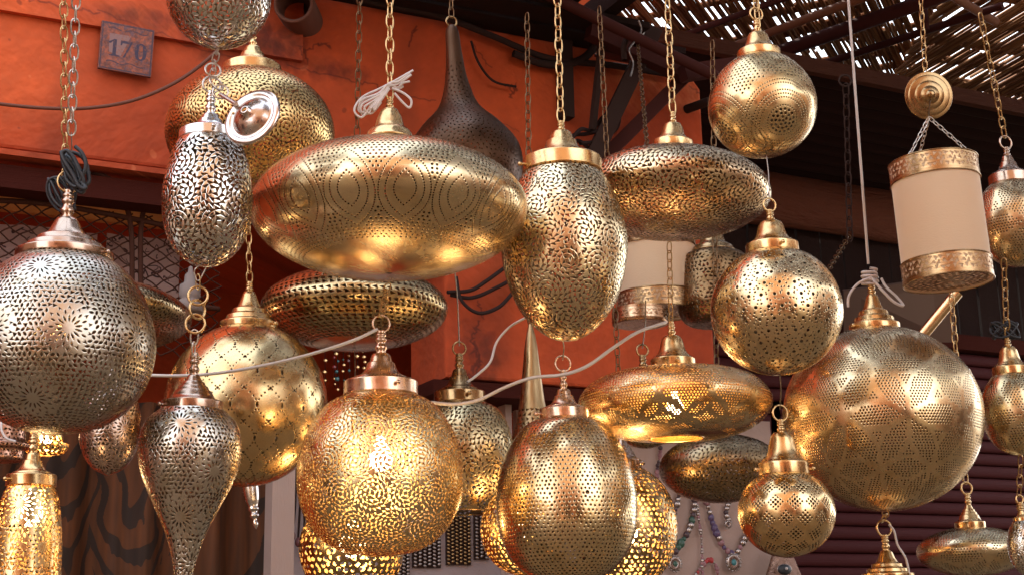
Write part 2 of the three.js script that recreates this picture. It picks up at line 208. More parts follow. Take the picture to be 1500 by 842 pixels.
/* One pendant lamp. c = bearing of the middle of the shade, d = distance, prof = profile of the shade in units of one photograph pixel at that distance. */
function lamp(o) {
  const s = o.d / F, pos = at(o.c[0], o.c[1], o.d), el = Math.atan2(pos.y - 1.6, Math.hypot(pos.x, pos.z)), ce = Math.cos(el);
  const g = thing(o.name, o.label, 'pendant lamp', pos, o.group), k = 1 / ce;
  let prof = o.prof;
  if (o.ab) { const [a, H] = o.ab, b = Math.sqrt(Math.max(H * H - (a * Math.sin(el)) ** 2, 100)) / ce; prof = ell(a, b, o.t0 ?? Math.asin(Math.min(0.95, (o.cap?.w ?? 10) * 0.93 / a)), o.t1 ?? PI - 0.02, o.pow ?? 1); if (o.egg) prof = prof.map(([r, y]) => [r * (1 + o.egg * y / b), y]); }
  else prof = smooth(prof.map(([r, y]) => [r, y * k]), 64);
  const top = prof[0][1], bot = prof[prof.length - 1][1];
  const tiltM = new THREE.Matrix4().makeRotationFromEuler(new THREE.Euler(o.tilt?.[0] ?? 0, 0, o.tilt?.[1] ?? 0));
  const fix = (q) => { q.scale(s, s, s); q.applyMatrix4(tiltM); return q; };
  const sg = fix(revolve(prof, 96, o.wob ?? 0.006, (o.seed ?? 1) * 3.7));
  if (o.turn) { sg.applyMatrix4(tiltM.clone().invert()); sg.rotateY(o.turn); sg.applyMatrix4(tiltM); }
  const extra = {};
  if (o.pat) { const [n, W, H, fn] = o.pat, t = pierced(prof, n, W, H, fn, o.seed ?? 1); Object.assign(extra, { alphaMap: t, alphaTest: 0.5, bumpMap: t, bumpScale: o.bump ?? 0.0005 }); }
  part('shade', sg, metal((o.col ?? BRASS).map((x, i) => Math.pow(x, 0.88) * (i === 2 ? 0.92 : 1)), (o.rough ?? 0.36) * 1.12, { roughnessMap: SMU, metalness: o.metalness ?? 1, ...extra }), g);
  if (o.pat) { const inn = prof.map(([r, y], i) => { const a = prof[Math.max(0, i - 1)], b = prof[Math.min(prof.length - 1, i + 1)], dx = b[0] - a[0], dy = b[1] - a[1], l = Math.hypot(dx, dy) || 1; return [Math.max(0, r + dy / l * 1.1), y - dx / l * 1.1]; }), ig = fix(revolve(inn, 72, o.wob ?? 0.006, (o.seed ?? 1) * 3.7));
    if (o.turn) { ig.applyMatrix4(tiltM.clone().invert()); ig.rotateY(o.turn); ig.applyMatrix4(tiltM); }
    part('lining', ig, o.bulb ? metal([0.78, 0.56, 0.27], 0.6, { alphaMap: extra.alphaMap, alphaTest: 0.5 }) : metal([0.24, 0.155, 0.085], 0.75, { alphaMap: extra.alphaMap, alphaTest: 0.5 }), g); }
  if (o.lip) part('rim', fix(new THREE.TorusGeometry(prof[prof.length - 1][0], o.lip, 8, 64).rotateX(PI / 2).translate(0, bot, 0)), o.capMat ?? M.capBrass, g);
  let hook = top * s;
  if (o.cap) {
    const c = o.cap, mat = o.capMat ?? M.capBrass, y0 = top - (c.sink ?? 2), ch = c.h * k;
    const cm = part('cap', fix(capGeo(c.type, c.w, ch).translate(0, y0, 0)), mat, g);
    const nh = (c.neck ?? 16) * k, nw = c.nw ?? 6;
    part('finial', fix(finialGeo(nw, nh).translate(0, y0 + ch - 1, 0)), mat, cm);
    const yf = { bell: 0.17, tier: 0.09, cone: 0.14, dome: 0.2, round: 0.13 }[c.type];
    for (const a of c.screws ?? []) { const p = V3(Math.cos(a), 0, Math.sin(a)), r1 = c.w * (c.type === 'dome' ? 0.92 : 1); part('screw', fix(merge([rod(p.clone().multiplyScalar(r1 - 1), p.clone().multiplyScalar(r1 + 5), 2), new THREE.SphereGeometry(3.4, 10, 8).translate(p.x * (r1 + 6), 0, p.z * (r1 + 6))]).translate(0, y0 + yf * ch, 0)), mat, cm); }
    hook = (y0 + ch + nh - 2) * s;
  }
  const hp = V3(0, hook, 0).applyMatrix4(tiltM);
  if (o.ring) { const r = o.ring * s, rg = ringGeo(r, 1.5 * s); rg.rotateY(o.ringTurn ?? 0.3); rg.translate(hp.x, hp.y + r * 0.85, hp.z); part('hanging_ring', rg, o.ringMat ?? o.capMat ?? M.capBrass, g); hp.y += r * 1.75; }
  if (o.bulb) bulbAt(g, (o.bulb.y ?? 0) * s * k, (o.bulb.r ?? 22) * s, o.bulb.p);
  const h = o.hang; g.userData.hookLocal = hp;
  if (h) {
    const to = h.to ? at(h.to[0], h.to[1], h.d ?? o.d).sub(pos) : V3(hp.x, (h.y ?? 3.3) - pos.y, hp.z);
    if (h.to && h.to[1] < 0) to.copy(hp.clone().lerp(to, (3.32 - pos.y - hp.y) / (to.y - hp.y)));   // up to the rails
    let from = hp.clone();
    if (h.wire) { const mid = hp.clone().lerp(to, h.wire); part('hook_wire', tube([hp.clone().add(V3(0, -4 * s, 0)), hp.clone().lerp(mid, 0.5).add(V3(1.5 * s, 0, 0)), mid.clone().add(V3(0, 3 * s, 0))], 0.9 * s, 12, 5), M.wire, g); from = mid; }
    if (h.kind !== 'wire') part('chain', chainGeo(from, to, (h.len ?? 21) * s, h.thick), h.mat ?? M.chainBrass, g);
    else if (!h.wire) part('hook_wire', tube([hp.clone().add(V3(0, -5 * s, 0)), hp.clone().lerp(to, 0.5).add(V3(2 * s, 0, 0)), to], 1 * s, 12, 5), M.wire, g);
  }
  delete g.userData.hookLocal;
  return { g, s, pos, el, k, hp, top: top * s, bot: bot * s };
}
function bundle(parent, name, pts, r, mat, s) { return part(name, tube(pts.map(([x, y, z]) => V3(x * s, y * s, (z ?? 0) * s)), r * s, pts.length * 8, 6), mat, parent); }
// ---------------------------------------------------------------- the setting
const A0 = at(400, 0, 5.0), B0 = at(1030, 112, 5.8), yaw = Math.atan2(-(B0.z - A0.z), B0.x - A0.x);
const wallM = new THREE.Matrix4().makeRotationY(yaw).setPosition(A0.x, 0, A0.z), wallI = wallM.clone().invert();
const W = (t, y, z = 0) => V3(t, y, z).applyMatrix4(wallM);                    // along the shop wall, up, out into the lane
function wq(px, py, off = 0) { const o = camera.position.clone().applyMatrix4(wallI), p = at(px, py, 1).applyMatrix4(wallI).sub(o), k = (off - o.z) / p.z; return V3(o.x + p.x * k, o.y + p.y * k, off); }
const wp = (px, py, off = 0) => wq(px, py, off).applyMatrix4(wallM);
function onY(px, py, y) { const o = camera.position, p = at(px, py, 1).sub(o), k = (y - o.y) / p.y; return o.clone().addScaledVector(p, k); }
const onWall = (g) => g.applyMatrix4(wallM);
const wallGroup = (name, label, cat, group) => { const g = thing(name, label, cat, null, group); g.applyMatrix4(wallM); return g; };

// ground and far surroundings
const groundTex = dataTex(512, 512, (u, v, c) => { const a = tnoise(u, v, 6, 3.3), b = tnoise(u, v, 50, 9.9), k = 0.75 + 0.35 * (a - 0.5) + 0.3 * (b - 0.5); c[0] = 0.58 * k; c[1] = 0.48 * k; c[2] = 0.36 * k; }, true);
solo('ground', new THREE.PlaneGeometry(160, 160).rotateX(-PI / 2), new THREE.MeshStandardMaterial({ map: rep(groundTex, 40, 40), roughness: 0.95 }), 'dusty beige ground of the market lane', 'ground', null, 'structure');

// plaster of the shop wall: orange limewash with stains, cracks and chipped spots where the photograph shows them
const WT = { t0: -3.2, t1: 2.4, y0: 1.6, y1: 4.4 };
function plasterTex() {
  const w = 1792, h = 896, cv = document.createElement('canvas'); cv.width = w; cv.height = h; const c = cv.getContext('2d'), R = rng(77), im = c.createImageData(w, h);
  for (let y = 0; y < h; y++) for (let x = 0; x < w; x++) {
    const u = x / 320, v = y / 320, a = noise.noise(u * 1.1, v * 1.1, 2) + 0.5 * noise.noise(u * 2.7, v * 3, 5), b = noise.noise(u * 12, v * 12, 1) + 0.6 * noise.noise(u * 40, v * 40, 3), st = Math.max(0, noise.noise(u * 5, v * 0.9, 9) - 0.25), k = 1 + 0.19 * a + 0.07 * b - 0.42 * st, i = (y * w + x) * 4;
    im.data[i] = 178 * k; im.data[i + 1] = 70 * k * (1 + 0.08 * a); im.data[i + 2] = 30 * k * (1 + 0.08 * a); im.data[i + 3] = 255;
  }
  c.putImageData(im, 0, 0);
  const P = (px, py) => { const q = wq(px, py); return [(q.x - WT.t0) / (WT.t1 - WT.t0) * w, (1 - (q.y - WT.y0) / (WT.y1 - WT.y0)) * h]; };
  const crack = (pts, lw, col = 'rgba(70,22,12,0.55)') => { c.strokeStyle = col; c.lineWidth = lw * 0.62; c.lineCap = 'round'; c.beginPath(); let last; pts.forEach(([x, y], i) => { const p = P(x, y); if (!i) c.moveTo(...p); else for (let k = 1; k <= 12; k++) c.lineTo(last[0] + (p[0] - last[0]) * k / 12 + (R() - 0.5) * 5, last[1] + (p[1] - last[1]) * k / 12 + (R() - 0.5) * 5); last = p; }); c.stroke(); };
  crack([[702, 470], [690, 500], [706, 525], [695, 552], [672, 545]], 3.2); crack([[695, 500], [702, 530], [690, 540]], 5); crack([[700, 440], [707, 466]], 2);
  crack([[420, 95], [500, 115], [560, 128], [640, 150]], 2); crack([[450, 90], [446, 72], [468, 64], [482, 68]], 2.4); crack([[610, 38], [596, 66]], 3); crack([[690, 60], [718, 100]], 2);
  crack([[700, 170], [760, 190]], 1.6); crack([[1010, 125], [1030, 140], [1034, 150]], 3); crack([[955, 90], [985, 118]], 2.4); crack([[150, 20], [260, 62], [400, 98]], 2.2, 'rgba(90,30,16,0.55)'); crack([[0, -8], [90, 14], [150, 24]], 3, 'rgba(80,26,14,0.5)'); crack([[746, 142], [756, 128], [738, 126]], 3.2); crack([[580, 300], [640, 310]], 1.6);
  for (let i = 0; i < 220; i++) { const x = R() * w, y = R() * h, q = 1 + R() * R() * 6; c.fillStyle = R() < 0.5 ? 'rgba(70,24,14,0.35)' : 'rgba(236,150,110,0.28)'; c.beginPath(); c.ellipse(x, y, q * (0.6 + R()), q * (0.4 + R() * 0.7), R() * 3, 0, TAU); c.fill(); }
  const stain = (px, py, rx, ry, al, col = '60,22,14') => { const [x, y] = P(px, py); for (let i = 0; i < 90; i++) { const a = R() * TAU, k = Math.sqrt(R()); c.fillStyle = `rgba(${col},${al * (0.4 + R())})`; c.beginPath(); c.ellipse(x + rx * k * Math.cos(a), y + ry * k * Math.sin(a), 2 + R() * 14, 2 + R() * 9, R() * 3, 0, TAU); c.fill(); } };
  stain(395, 60, 40, 16, 0.10); stain(330, 70, 50, 18, 0.06); stain(250, 40, 80, 10, 0.06); stain(470, 100, 60, 8, 0.05); stain(700, 520, 26, 40, 0.07); stain(930, 130, 50, 26, 0.05, '240,160,110'); stain(1000, 140, 30, 20, 0.06, '240,150,110');
  const t = new THREE.CanvasTexture(cv); t.colorSpace = THREE.SRGBColorSpace; t.wrapS = t.wrapT = THREE.MirroredRepeatWrapping; t.magFilter = THREE.LinearFilter; return t;
}
const PLASTER = new THREE.MeshStandardMaterial({ map: plasterTex(), roughness: 0.93, bumpMap: rep(hammer, 3, 1.6), bumpScale: 0.012 });
const wallUV = (g) => { const p = g.attributes.position, u = g.attributes.uv; for (let i = 0; i < p.count; i++) u.setXY(i, (p.getX(i) + p.getZ(i) - WT.t0) / (WT.t1 - WT.t0), (p.getY(i) - WT.y0) / (WT.y1 - WT.y0)); return g; };
const yl = (wq(0, 205).y + wq(250, 258).y) / 2, tJ = wq(652, 500).x, yb = wq(700, 556).y, tR = wq(1036, 300).x, tL = -5;
const WOOD_DK = matte(0.026, 0.013, 0.011, { bumpMap: rep(smudge, 2, 6), bumpScale: 0.004 });
const MAROON = matte(0.055, 0.010, 0.006, { bumpMap: rep(hammer, 3, 3), bumpScale: 0.002 });
const yA0 = A0.y + 0.02;
const building = wallGroup('shop_building', 'orange plastered shop building with cracked wall behind the hanging lamps', 'building');
{ const tTall = wq(872, 60).x, yTopR = yA0; const sh = new THREE.Shape(); [[tL, yl], [tJ, yl], [tJ, yb], [tR, yb], [tR, wq(1034, 132).y], [wq(1012, 116).x, wq(1012, 116).y + 0.02], [wq(985, 100).x, yTopR], [tTall, yTopR], [tTall, 7.2], [tL, 7.2]].forEach(([x, y], i) => (i ? sh.lineTo(x, y) : sh.moveTo(x, y)));
  part('wall', wallUV(new THREE.ExtrudeGeometry(sh, { depth: 0.3, bevelEnabled: true, bevelSize: 0.012, bevelThickness: 0.012, bevelSegments: 2, bevelOffset: -0.012 }).translate(0, 0, -0.312)), PLASTER, building);
  part('side_wall', wallUV(box(0.3, 2.4, 2.6, tR - 0.16, yA0 - 1.24, -1.65)), PLASTER, building);
  part('upper_band', wallUV(box(tJ - tL - 0.5, 0.9, 0.03, (tJ + tL) / 2 - 0.3, wq(0, 18).y + 0.45, 0.008)), PLASTER, building);
  part('ledge', wallUV(box(tJ - tL, 0.018, 0.07, (tJ + tL) / 2, yl - 0.03, 0.02)), PLASTER, building);
  part('lintel', box(tJ - tL, 0.075, 0.1, (tJ + tL) / 2, yl - 0.098, -0.03), MAROON, building);
  part('lintel', box(tR - tJ + 0.1, 0.05, 0.3, (tR + tJ) / 2, yb - 0.035, -0.14), MAROON, building);
  part('inner_wall', wallUV(box(tR - tL, 4.4, 0.1, (tR + tL) / 2, 2.2, -1.7)), PLASTER, building); part('inner_ceiling', wallUV(box(tR - tL, 0.1, 1.4, (tR + tL) / 2, yl + 0.06, -1.02)), PLASTER, building); part('inner_end', wallUV(box(0.1, 4, 1.35, tL + 0.05, 2, -0.98)), PLASTER, building);
  part('pier', wallUV(box(0.34, 3, 0.28, wq(-260, 500).x, 1.4, -0.16)), PLASTER, building); }

// number plaque
{ const c = wq(181, 77), cv = document.createElement('canvas'); cv.width = 300; cv.height = 280; const x = cv.getContext('2d'), R = rng(3);
  x.fillStyle = '#6a3626'; x.fillRect(0, 0, 300, 280); for (let i = 0; i < 1400; i++) { x.fillStyle = R() < 0.5 ? 'rgba(86,70,84,0.18)' : 'rgba(190,96,58,0.20)'; x.beginPath(); x.ellipse(R() * 300, R() * 280, 3 + R() * 16, 2 + R() * 9, R() * 3, 0, TAU); x.fill(); }
  x.fillStyle = '#86605a'; x.beginPath(); x.moveTo(48, 66); x.lineTo(170, 62); x.lineTo(120, 190); x.lineTo(52, 176); x.fill();
  x.font = 'bold 138px serif'; x.fillStyle = '#3e2f3e'; x.fillText('1', 40, 196); x.fillText('7', 108, 196); x.fillText('0', 192, 196);
  x.strokeStyle = '#4c3238'; x.lineWidth = 7; for (const y of [36, 232]) { x.beginPath(); x.moveTo(40, y); x.bezierCurveTo(80, y - 22, 110, y + 24, 150, y); x.bezierCurveTo(190, y - 20, 220, y + 22, 262, y); x.stroke(); } x.lineWidth = 9; x.strokeRect(8, 8, 284, 264);
  for (let i = 0; i < 260; i++) { x.fillStyle = 'rgba(150,74,46,0.35)'; x.beginPath(); x.ellipse(R() * 300, R() * 280, 1 + R() * 7, 1 + R() * 5, R() * 3, 0, TAU); x.fill(); }
  const t = new THREE.CanvasTexture(cv); t.colorSpace = THREE.SRGBColorSpace; t.magFilter = THREE.LinearFilter;
  const g = new THREE.BoxGeometry(0.172, 0.168, 0.012); g.rotateZ(-0.03).translate(c.x, c.y, 0.03); 
  solo('number_plaque', onWall(g), new THREE.MeshStandardMaterial({ map: t, roughness: 0.8, bumpMap: rep(hammer, 1, 1), bumpScale: 0.002 }), 'weathered square house number plaque reading 170 on the orange wall', 'plaque'); }
// pipe end sticking out of the wall
{ const o = wallGroup('wall_pipe', 'rusty open pipe end sticking out of the orange wall', 'pipe'), c = wq(436, 28), pm = new THREE.MeshStandardMaterial({ color: lin(0.12, 0.04, 0.022), roughness: 0.95 });
  const g = revolve([[0.066, -0.1], [0.07, 0.13], [0.066, 0.136], [0.056, 0.13], [0.052, -0.04], [0, -0.04]], 28); g.rotateX(PI / 2).rotateY(-0.5).rotateX(0.12).translate(c.x, c.y, 0.03); part('pipe', g, pm, o); }
// cables on the wall
function cable(name, pts, r, mat, label) { return solo(name, tube(pts, r, pts.length * 10, 6), mat, label, 'cable'); }
cable('wall_cable', [[-40, 148], [60, 158], [130, 158], [200, 145], [270, 112], [330, 60], [352, 20]].map(([x, y]) => wp(x, y, 0.07)), 0.006, new THREE.MeshStandardMaterial({ color: lin(0.14, 0.04, 0.02), roughness: 0.8 }), 'brown cable sagging across the orange wall below the number plaque');
cable('wall_cable', [[500, -8], [560, 6], [640, 22], [720, 52], [800, 84], [900, 96], [1000, 112]].map(([x, y]) => wp(x, y, 0.05)), 0.014, M.cable, 'thick black cable running along the top of the orange wall');
cable('wall_cable', [[655, 428], [690, 425], [712, 412], [740, 392], [760, 380]].map(([x, y]) => wp(x, y, 0.06)), 0.007, M.cable, 'black cable rising from the junction to the egg lamp, upper strand');
cable('wall_cable', [[660, 432], [690, 436], [730, 420], [765, 400]].map(([x, y]) => wp(x, y, 0.05)), 0.007, M.cable, 'black cable rising from the junction to the egg lamp, lower strand');
cable('wall_cable', [[668, 405], [676, 440], [700, 458], [730, 450], [755, 425], [775, 410]].map(([x, y]) => wp(x, y, 0.07)), 0.007, M.cable, 'black cable hanging in a deep loop on the orange wall');
cable('wall_cable', [[690, 60], [700, 90], [722, 118], [756, 127]].map(([x, y]) => wp(x, y, 0.04)), 0.005, M.cable, 'short stiff wire bent away from the wall near the onion lamp');
cable('wall_cable', [[752, 78], [800, 94], [850, 88], [880, 60]].map(([x, y]) => wp(x, y, 0.05)), 0.016, M.cable, 'thick dark conduit sagging below the awning planks');
for (const [i, pts] of [[[834, 208], [850, 190], [868, 190], [885, 170], [905, 160], [905, 185], [880, 205], [850, 210]], [[826, 232], [838, 200], [860, 196], [880, 190], [900, 172], [890, 200], [862, 226]], [[840, 240], [846, 206], [866, 220], [880, 236], [872, 254], [850, 230]]].entries()) cable('cable_tangle', pts.map(([x, y], k) => wp(x, y, 0.12 + 0.03 * Math.sin(k * 2 + i))), 0.008, M.cable, ['black cable in a flat loop at the foot of the iron strut', 'black cable twisted round the middle of the iron strut', 'black cable hanging lowest in the tangle at the iron strut'][i]);
// power cables between the lamps
const CABLE_W = new THREE.MeshStandardMaterial({ color: lin(0.60, 0.52, 0.46), roughness: 0.55 });
cable('lamp_cable', [at(205, 549, 2.75), at(260, 550, 2.7), at(320, 546, 2.62), at(400, 532, 2.55), at(470, 514, 2.52), at(520, 497, 2.52), at(552, 482, 2.56)], 0.0031, CABLE_W, 'white cable sagging from the silver globe to the ring of the lit golden globe');
cable('lamp_cable', [at(628, 589, 2.7), at(665, 592, 2.68), at(700, 586, 2.66), at(740, 567, 2.64), at(780, 553, 2.63), at(822, 549, 2.64), at(860, 536, 2.7), at(900, 508, 2.75), at(935, 486, 2.82), at(976, 472, 2.92)], 0.0034, CABLE_W, 'white cable looping past the ovoid lamp up to the lit disc lamp');
cable('lamp_cable', [at(684, 560, 3.3), at(700, 548, 3.35), at(718, 530, 3.4), at(728, 500, 3.45), at(745, 480, 3.45), at(770, 465, 3.4)], 0.0032, CABLE_W, 'thin white cable rising in an S behind the egg lamp');

// awning planks over the shop front and the iron frame that carries it
const yA = A0.y + 0.03, tA = wq(330, 0).x;
const awning = wallGroup('wooden_awning', 'dark plank awning along the top of the orange wall', 'awning');
const cut = onY(800, 0, yA).applyMatrix4(wallI);
for (let i = 0; i < 8; i++) { const z = 0.07 + i * 0.135; const tE = tR + (cut.x - tR) * Math.max(0, z - 0.05) / cut.z - (i ? 0 : 0.1); part('plank', box(tE - tA, 0.025, 0.122, (tE + tA) / 2, yA + 0.02 + (i % 3) * 0.006, z), WOOD_DK, awning); }
for (let i = 0; i < 5; i++) part('rafter', box(0.06, 0.09, i > 3 ? 0.5 : 1.15, tA + 0.3 + i * (tR - tA - 0.6) / 5, yA + 0.09, i > 3 ? 0.25 : 0.55), WOOD_DK, awning);
const IRON_R = matte(0.06, 0.017, 0.014, { roughness: 0.8 });
const strut = (name, a, b, w, h, label, mat = M.iron) => solo(name, bar(a, b, w, h), mat, label, 'iron bar');
const pipeBar = (name, a, b, r, label, mat = IRON_R) => solo(name, rod(a, b, r, 12), mat, label, 'pipe');
pipeBar('frame_pipe', wp(770, -24, 0.35), wp(1062, 118, 0.35), 0.021, 'dark pipe running down along the awning edge to the wall corner');
strut('frame_bar', wp(862, 46, 0.2), wp(1010, 112, 0.2), 0.05, 0.05, 'red-brown iron bar below the awning pipe', IRON_R);
strut('frame_bar', wp(1000, 108, 0.25), wp(1080, 96, 0.25), 0.05, 0.06, 'iron bar crossing the top of the wall corner', IRON_R);
strut('frame_strut', wp(958, 44, 0.18), wp(848, 274, 0.1), 0.06, 0.06, 'thick black iron strut leaning across the orange wall');
strut('frame_strut', wp(1008, 108, 0.16), wp(878, 238, 0.06), 0.055, 0.05, 'red-brown iron strut meeting the wall corner', IRON_R);
strut('frame_strut', wp(884, 44, 0.2), wp(868, 190, 0.12), 0.022, 0.022, 'thin black iron upright beside the leaning strut');
pipeBar('wall_stub', wp(1006, 160, 0.0), wp(1040, 148, 0.12), 0.018, 'short dark pipe stub sticking out beside the wall corner', M.iron);
solo('iron_hook', tube([[915, 88], [914, 68], [922, 54], [934, 58], [930, 66]].map(([x, y]) => wp(x, y, 0.3)), 0.012, 30), M.iron, 'black curled iron hook on the awning frame', 'hook');
solo('iron_hook', tube([[936, 30], [940, 44], [930, 60], [922, 74], [928, 92], [924, 112]].map(([x, y]) => wp(x, y, 0.35)), 0.004, 36), M.wire, 'bent wire hook hanging from the awning pipe', 'hook');
solo('wall_bracket', onWall(box(0.05, 0.32, 0.05, wq(822, 120).x, wq(822, 120).y, 0.03)), M.iron, 'dark iron bracket on the wall behind the egg lamp chain', 'bracket');

// reed mats over the side lane and the poles under them
const REED = matte(0.34, 0.17, 0.08), REED2 = matte(0.22, 0.10, 0.05);
function reedMat(label, x0, x1, z0, z1, y, dir, seed, miss, pitch) {
  const R = rng(seed), c = V3((x0 + x1) / 2, y, (z0 + z1) / 2), o = thing('reed_mat', label, 'reed mat', c), W0 = x1 - x0, D0 = z1 - z0, dv = V3(Math.sin(dir), 0, -Math.cos(dir)), nv = V3(Math.cos(dir), 0, Math.sin(dir)), L = Math.hypot(W0, D0), out = [[], []];
  const clip = (u, a, b, h, r, list) => { const P = (q) => nv.clone().multiplyScalar(u).addScaledVector(dv, q), ok = (p) => Math.abs(p.x) < W0 / 2 && Math.abs(p.z) < D0 / 2; let s = null; const N = Math.ceil((b - a) / 0.05); for (let i = 0; i <= N; i++) { const q = a + (b - a) * i / N, inn = ok(P(q)); if (inn && s === null) s = q; if ((!inn || i === N) && s !== null) { if (q - s > 0.08) { const A = P(s), B = P(q); A.y += h; B.y += h + (R() - 0.5) * 0.02; list.push(rod(A, B, r, 5)); } s = null; } } };
  for (let u = -L / 2; u < L / 2; u += pitch + R() * 0.005) { if (R() < miss) continue; let q = -L / 2; while (q < L / 2) { const l = 0.35 + R() * 0.8; if (R() > 0.1) clip(u + (R() - 0.5) * 0.004, q, Math.min(L / 2, q + l), (R() - 0.5) * 0.012, 0.0076 + R() * 0.003, out[R() < 0.5 ? 0 : 1]); q += l + (R() < 0.4 ? 0.05 : 0); } }
  out.forEach((l, i) => { const m = part('reeds', merge(l), i ? REED : REED2, o); m.userData.kind = 'stuff'; });
  // crossing bundles
  const cross = []; for (let q = -L / 2; q < L / 2; q += 0.24) { const w = 3 + (R() * 4 | 0); for (let k = 0; k < w; k++) { const qq = q + k * 0.019, N = 40; let s = null; for (let i = 0; i <= N; i++) { const u = -L / 2 + L * i / N, p = nv.clone().multiplyScalar(u).addScaledVector(dv, qq), inn = Math.abs(p.x) < W0 / 2 && Math.abs(p.z) < D0 / 2; if (inn && !s) s = p; if ((!inn || i === N) && s) { p.y = 0.016; const a = s.clone(); a.y = 0.016; cross.push(rod(a, p, 0.0085, 5)); s = null; } } } }
  const m = part('cross_reeds', merge(cross), REED2, o); m.userData.kind = 'stuff'; return o;
}
reedMat('reed mat roof with slits of sky leaning one way, above the dotted globe lamp', 0.15, 2.2, -9.2, -0.6, 4.62, 0.42, 51, 0.02, 0.0140);
reedMat('reed mat roof with bright slits of sky above the fabric drum lamp', 2.12, 5.6, -9.2, -0.6, 4.57, -0.36, 52, 0.07, 0.0160);
const POLE = new THREE.MeshStandardMaterial({ color: lin(0.20, 0.07, 0.028), roughness: 0.7, bumpMap: rep(smudge, 1, 8), bumpScale: 0.003 });
for (const [a, b, r, mat, label] of [[[1150, 112], [1470, 8], 0.019, IRON_R, 'thin dark beam crossing under the bright reed mat'], [[985, 102], [1330, -28], 0.022, POLE, 'orange-brown pole under the reed mat beside the dotted globe'], [[1040, 112], [1390, -10], 0.036, IRON_R, 'thick dark beam under the reed mat behind the white rope'], [[930, 78], [1250, -40], 0.016, IRON_R, 'slim red-brown pole nearest the wall under the reed mat'], [[1340, -40], [1460, 32], 0.022, POLE, 'short brown pole sloping the other way under the reed mat']])
  solo('roof_pole', rod(onY(...a, 4.5), onY(...b, 4.5), r, 10), mat, label, 'pole');
solo('roof_post', rod(onY(1357, 44, 4.46), onY(1357, 44, 4.46).add(V3(0, 0.3, 0)), 0.02), IRON_R, 'short iron upright joining the poles under the reed mat', 'post');

// the bay to the right of the orange wall: corrugated awning, log beam, boards, shutter
const ZB = -1.75, bay = wallGroup('side_shop', 'dark side shop front with log beam and boards under a corrugated awning', 'building');
const CORR = matte(0.022, 0.010, 0.010, { side: THREE.DoubleSide }), BROWNW = matte(0.14, 0.05, 0.03, { bumpMap: rep(hammer, 2, 2), bumpScale: 0.02 });
{ const y = 4.15, P1 = onY(1250, 108, y).applyMatrix4(wallI), zN = P1.z, tl = P1.x, n = 90, D = zN - ZB, pos = [], idx = [];
  for (let i = 0; i <= n; i++) { const z = ZB + D * i / n, h = 0.022 * Math.sin(i / n * D / 0.13 * TAU); pos.push(tR - 0.1, y + h, z, tl + 4.2, y + h, z); if (i) { const a = i * 2; idx.push(a - 2, a - 1, a, a - 1, a + 1, a); } }
  const g = new THREE.BufferGeometry(); g.setAttribute('position', new THREE.Float32BufferAttribute(pos, 3)); g.setIndex(idx); g.computeVertexNormals(); g.setAttribute('uv', new THREE.Float32BufferAttribute(new Array(pos.length / 3 * 2).fill(0), 2)); part('corrugated_awning', g, CORR, bay);
  part('awning_edge', box(4.4, 0.07, 0.04, tR + 2.2, y - 0.02, zN + 0.03), BROWNW, bay);
  const t0 = tR - 0.2, t1 = tR + 4.6, yTop = wq(1200, 268, ZB).y, yLow = wq(1200, 345, ZB).y;
  part('upper_wall', box(t1 - t0, y - yTop - 0.04, 0.1, (t0 + t1) / 2, (y + yTop) / 2, ZB - 0.05), WOOD_DK, bay);
  { const a = V3(t0, (yTop + yLow) / 2, ZB + 0.1), b = V3(t1, (yTop + yLow) / 2 - 0.02, ZB + 0.1), lg = new THREE.CylinderGeometry((yTop - yLow) / 2, (yTop - yLow) / 2, t1 - t0, 18, 40); lg.rotateZ(PI / 2); const p = lg.attributes.position; for (let i = 0; i < p.count; i++) { const q = 1 + 0.10 * noise.noise(p.getX(i) * 3, p.getY(i) * 6, p.getZ(i) * 6); p.setY(i, p.getY(i) * q); p.setZ(i, p.getZ(i) * q * 0.6); } lg.computeVertexNormals(); lg.translate((t0 + t1) / 2, (a.y + b.y) / 2, ZB + 0.08); part('log_beam', lg, BROWNW, bay); }
  const yS = wq(1400, 505, ZB).y, R = rng(8); for (let t = t0; t < t1; t += 0.17) part('board', box(0.158, yLow - yS + 0.1, 0.03, t + 0.08, (yLow + yS) / 2, ZB - 0.02 + R() * 0.015), WOOD_DK, bay);
  part('beam', box(t1 - t0, 0.09, 0.1, (t0 + t1) / 2, yS, ZB + 0.04), MAROON, bay);
  part('plinth', box(t1 - t0, 0.25, 0.12, (t0 + t1) / 2, 0.125, ZB), BROWNW, bay);
  const sh = wallGroup('roller_shutter', 'dark red corrugated roller shutter of the side shop', 'shutter'), SH = matte(0.062, 0.011, 0.012, { roughness: 0.7, bumpMap: rep(hammer, 10, 1), bumpScale: 0.002 });
  const sg = (() => { const s = new THREE.Shape(); s.moveTo(-0.038, -0.02); for (let i = 0; i <= 8; i++) { const a = PI * i / 8; s.lineTo(-0.034 * Math.cos(a), 0.022 * Math.sin(a)); } s.lineTo(0.038, -0.02); s.closePath(); return new THREE.ExtrudeGeometry(s, { depth: t1 - t0, bevelEnabled: false, steps: 1 }).rotateZ(-PI / 2).rotateY(PI / 2); })();
  part('backing', box(t1 - t0, yS, 0.02, (t0 + t1) / 2, yS / 2, ZB - 0.04), SH, sh); sg.computeBoundingBox(); sg.center(); for (let y2 = yS - 0.09; y2 > 0.3; y2 -= 0.074) { const m = part('slat', sg, SH, sh); m.rotation.set(0, PI, 0); m.position.set((t0 + t1) / 2, y2, ZB + 0.02); }
}
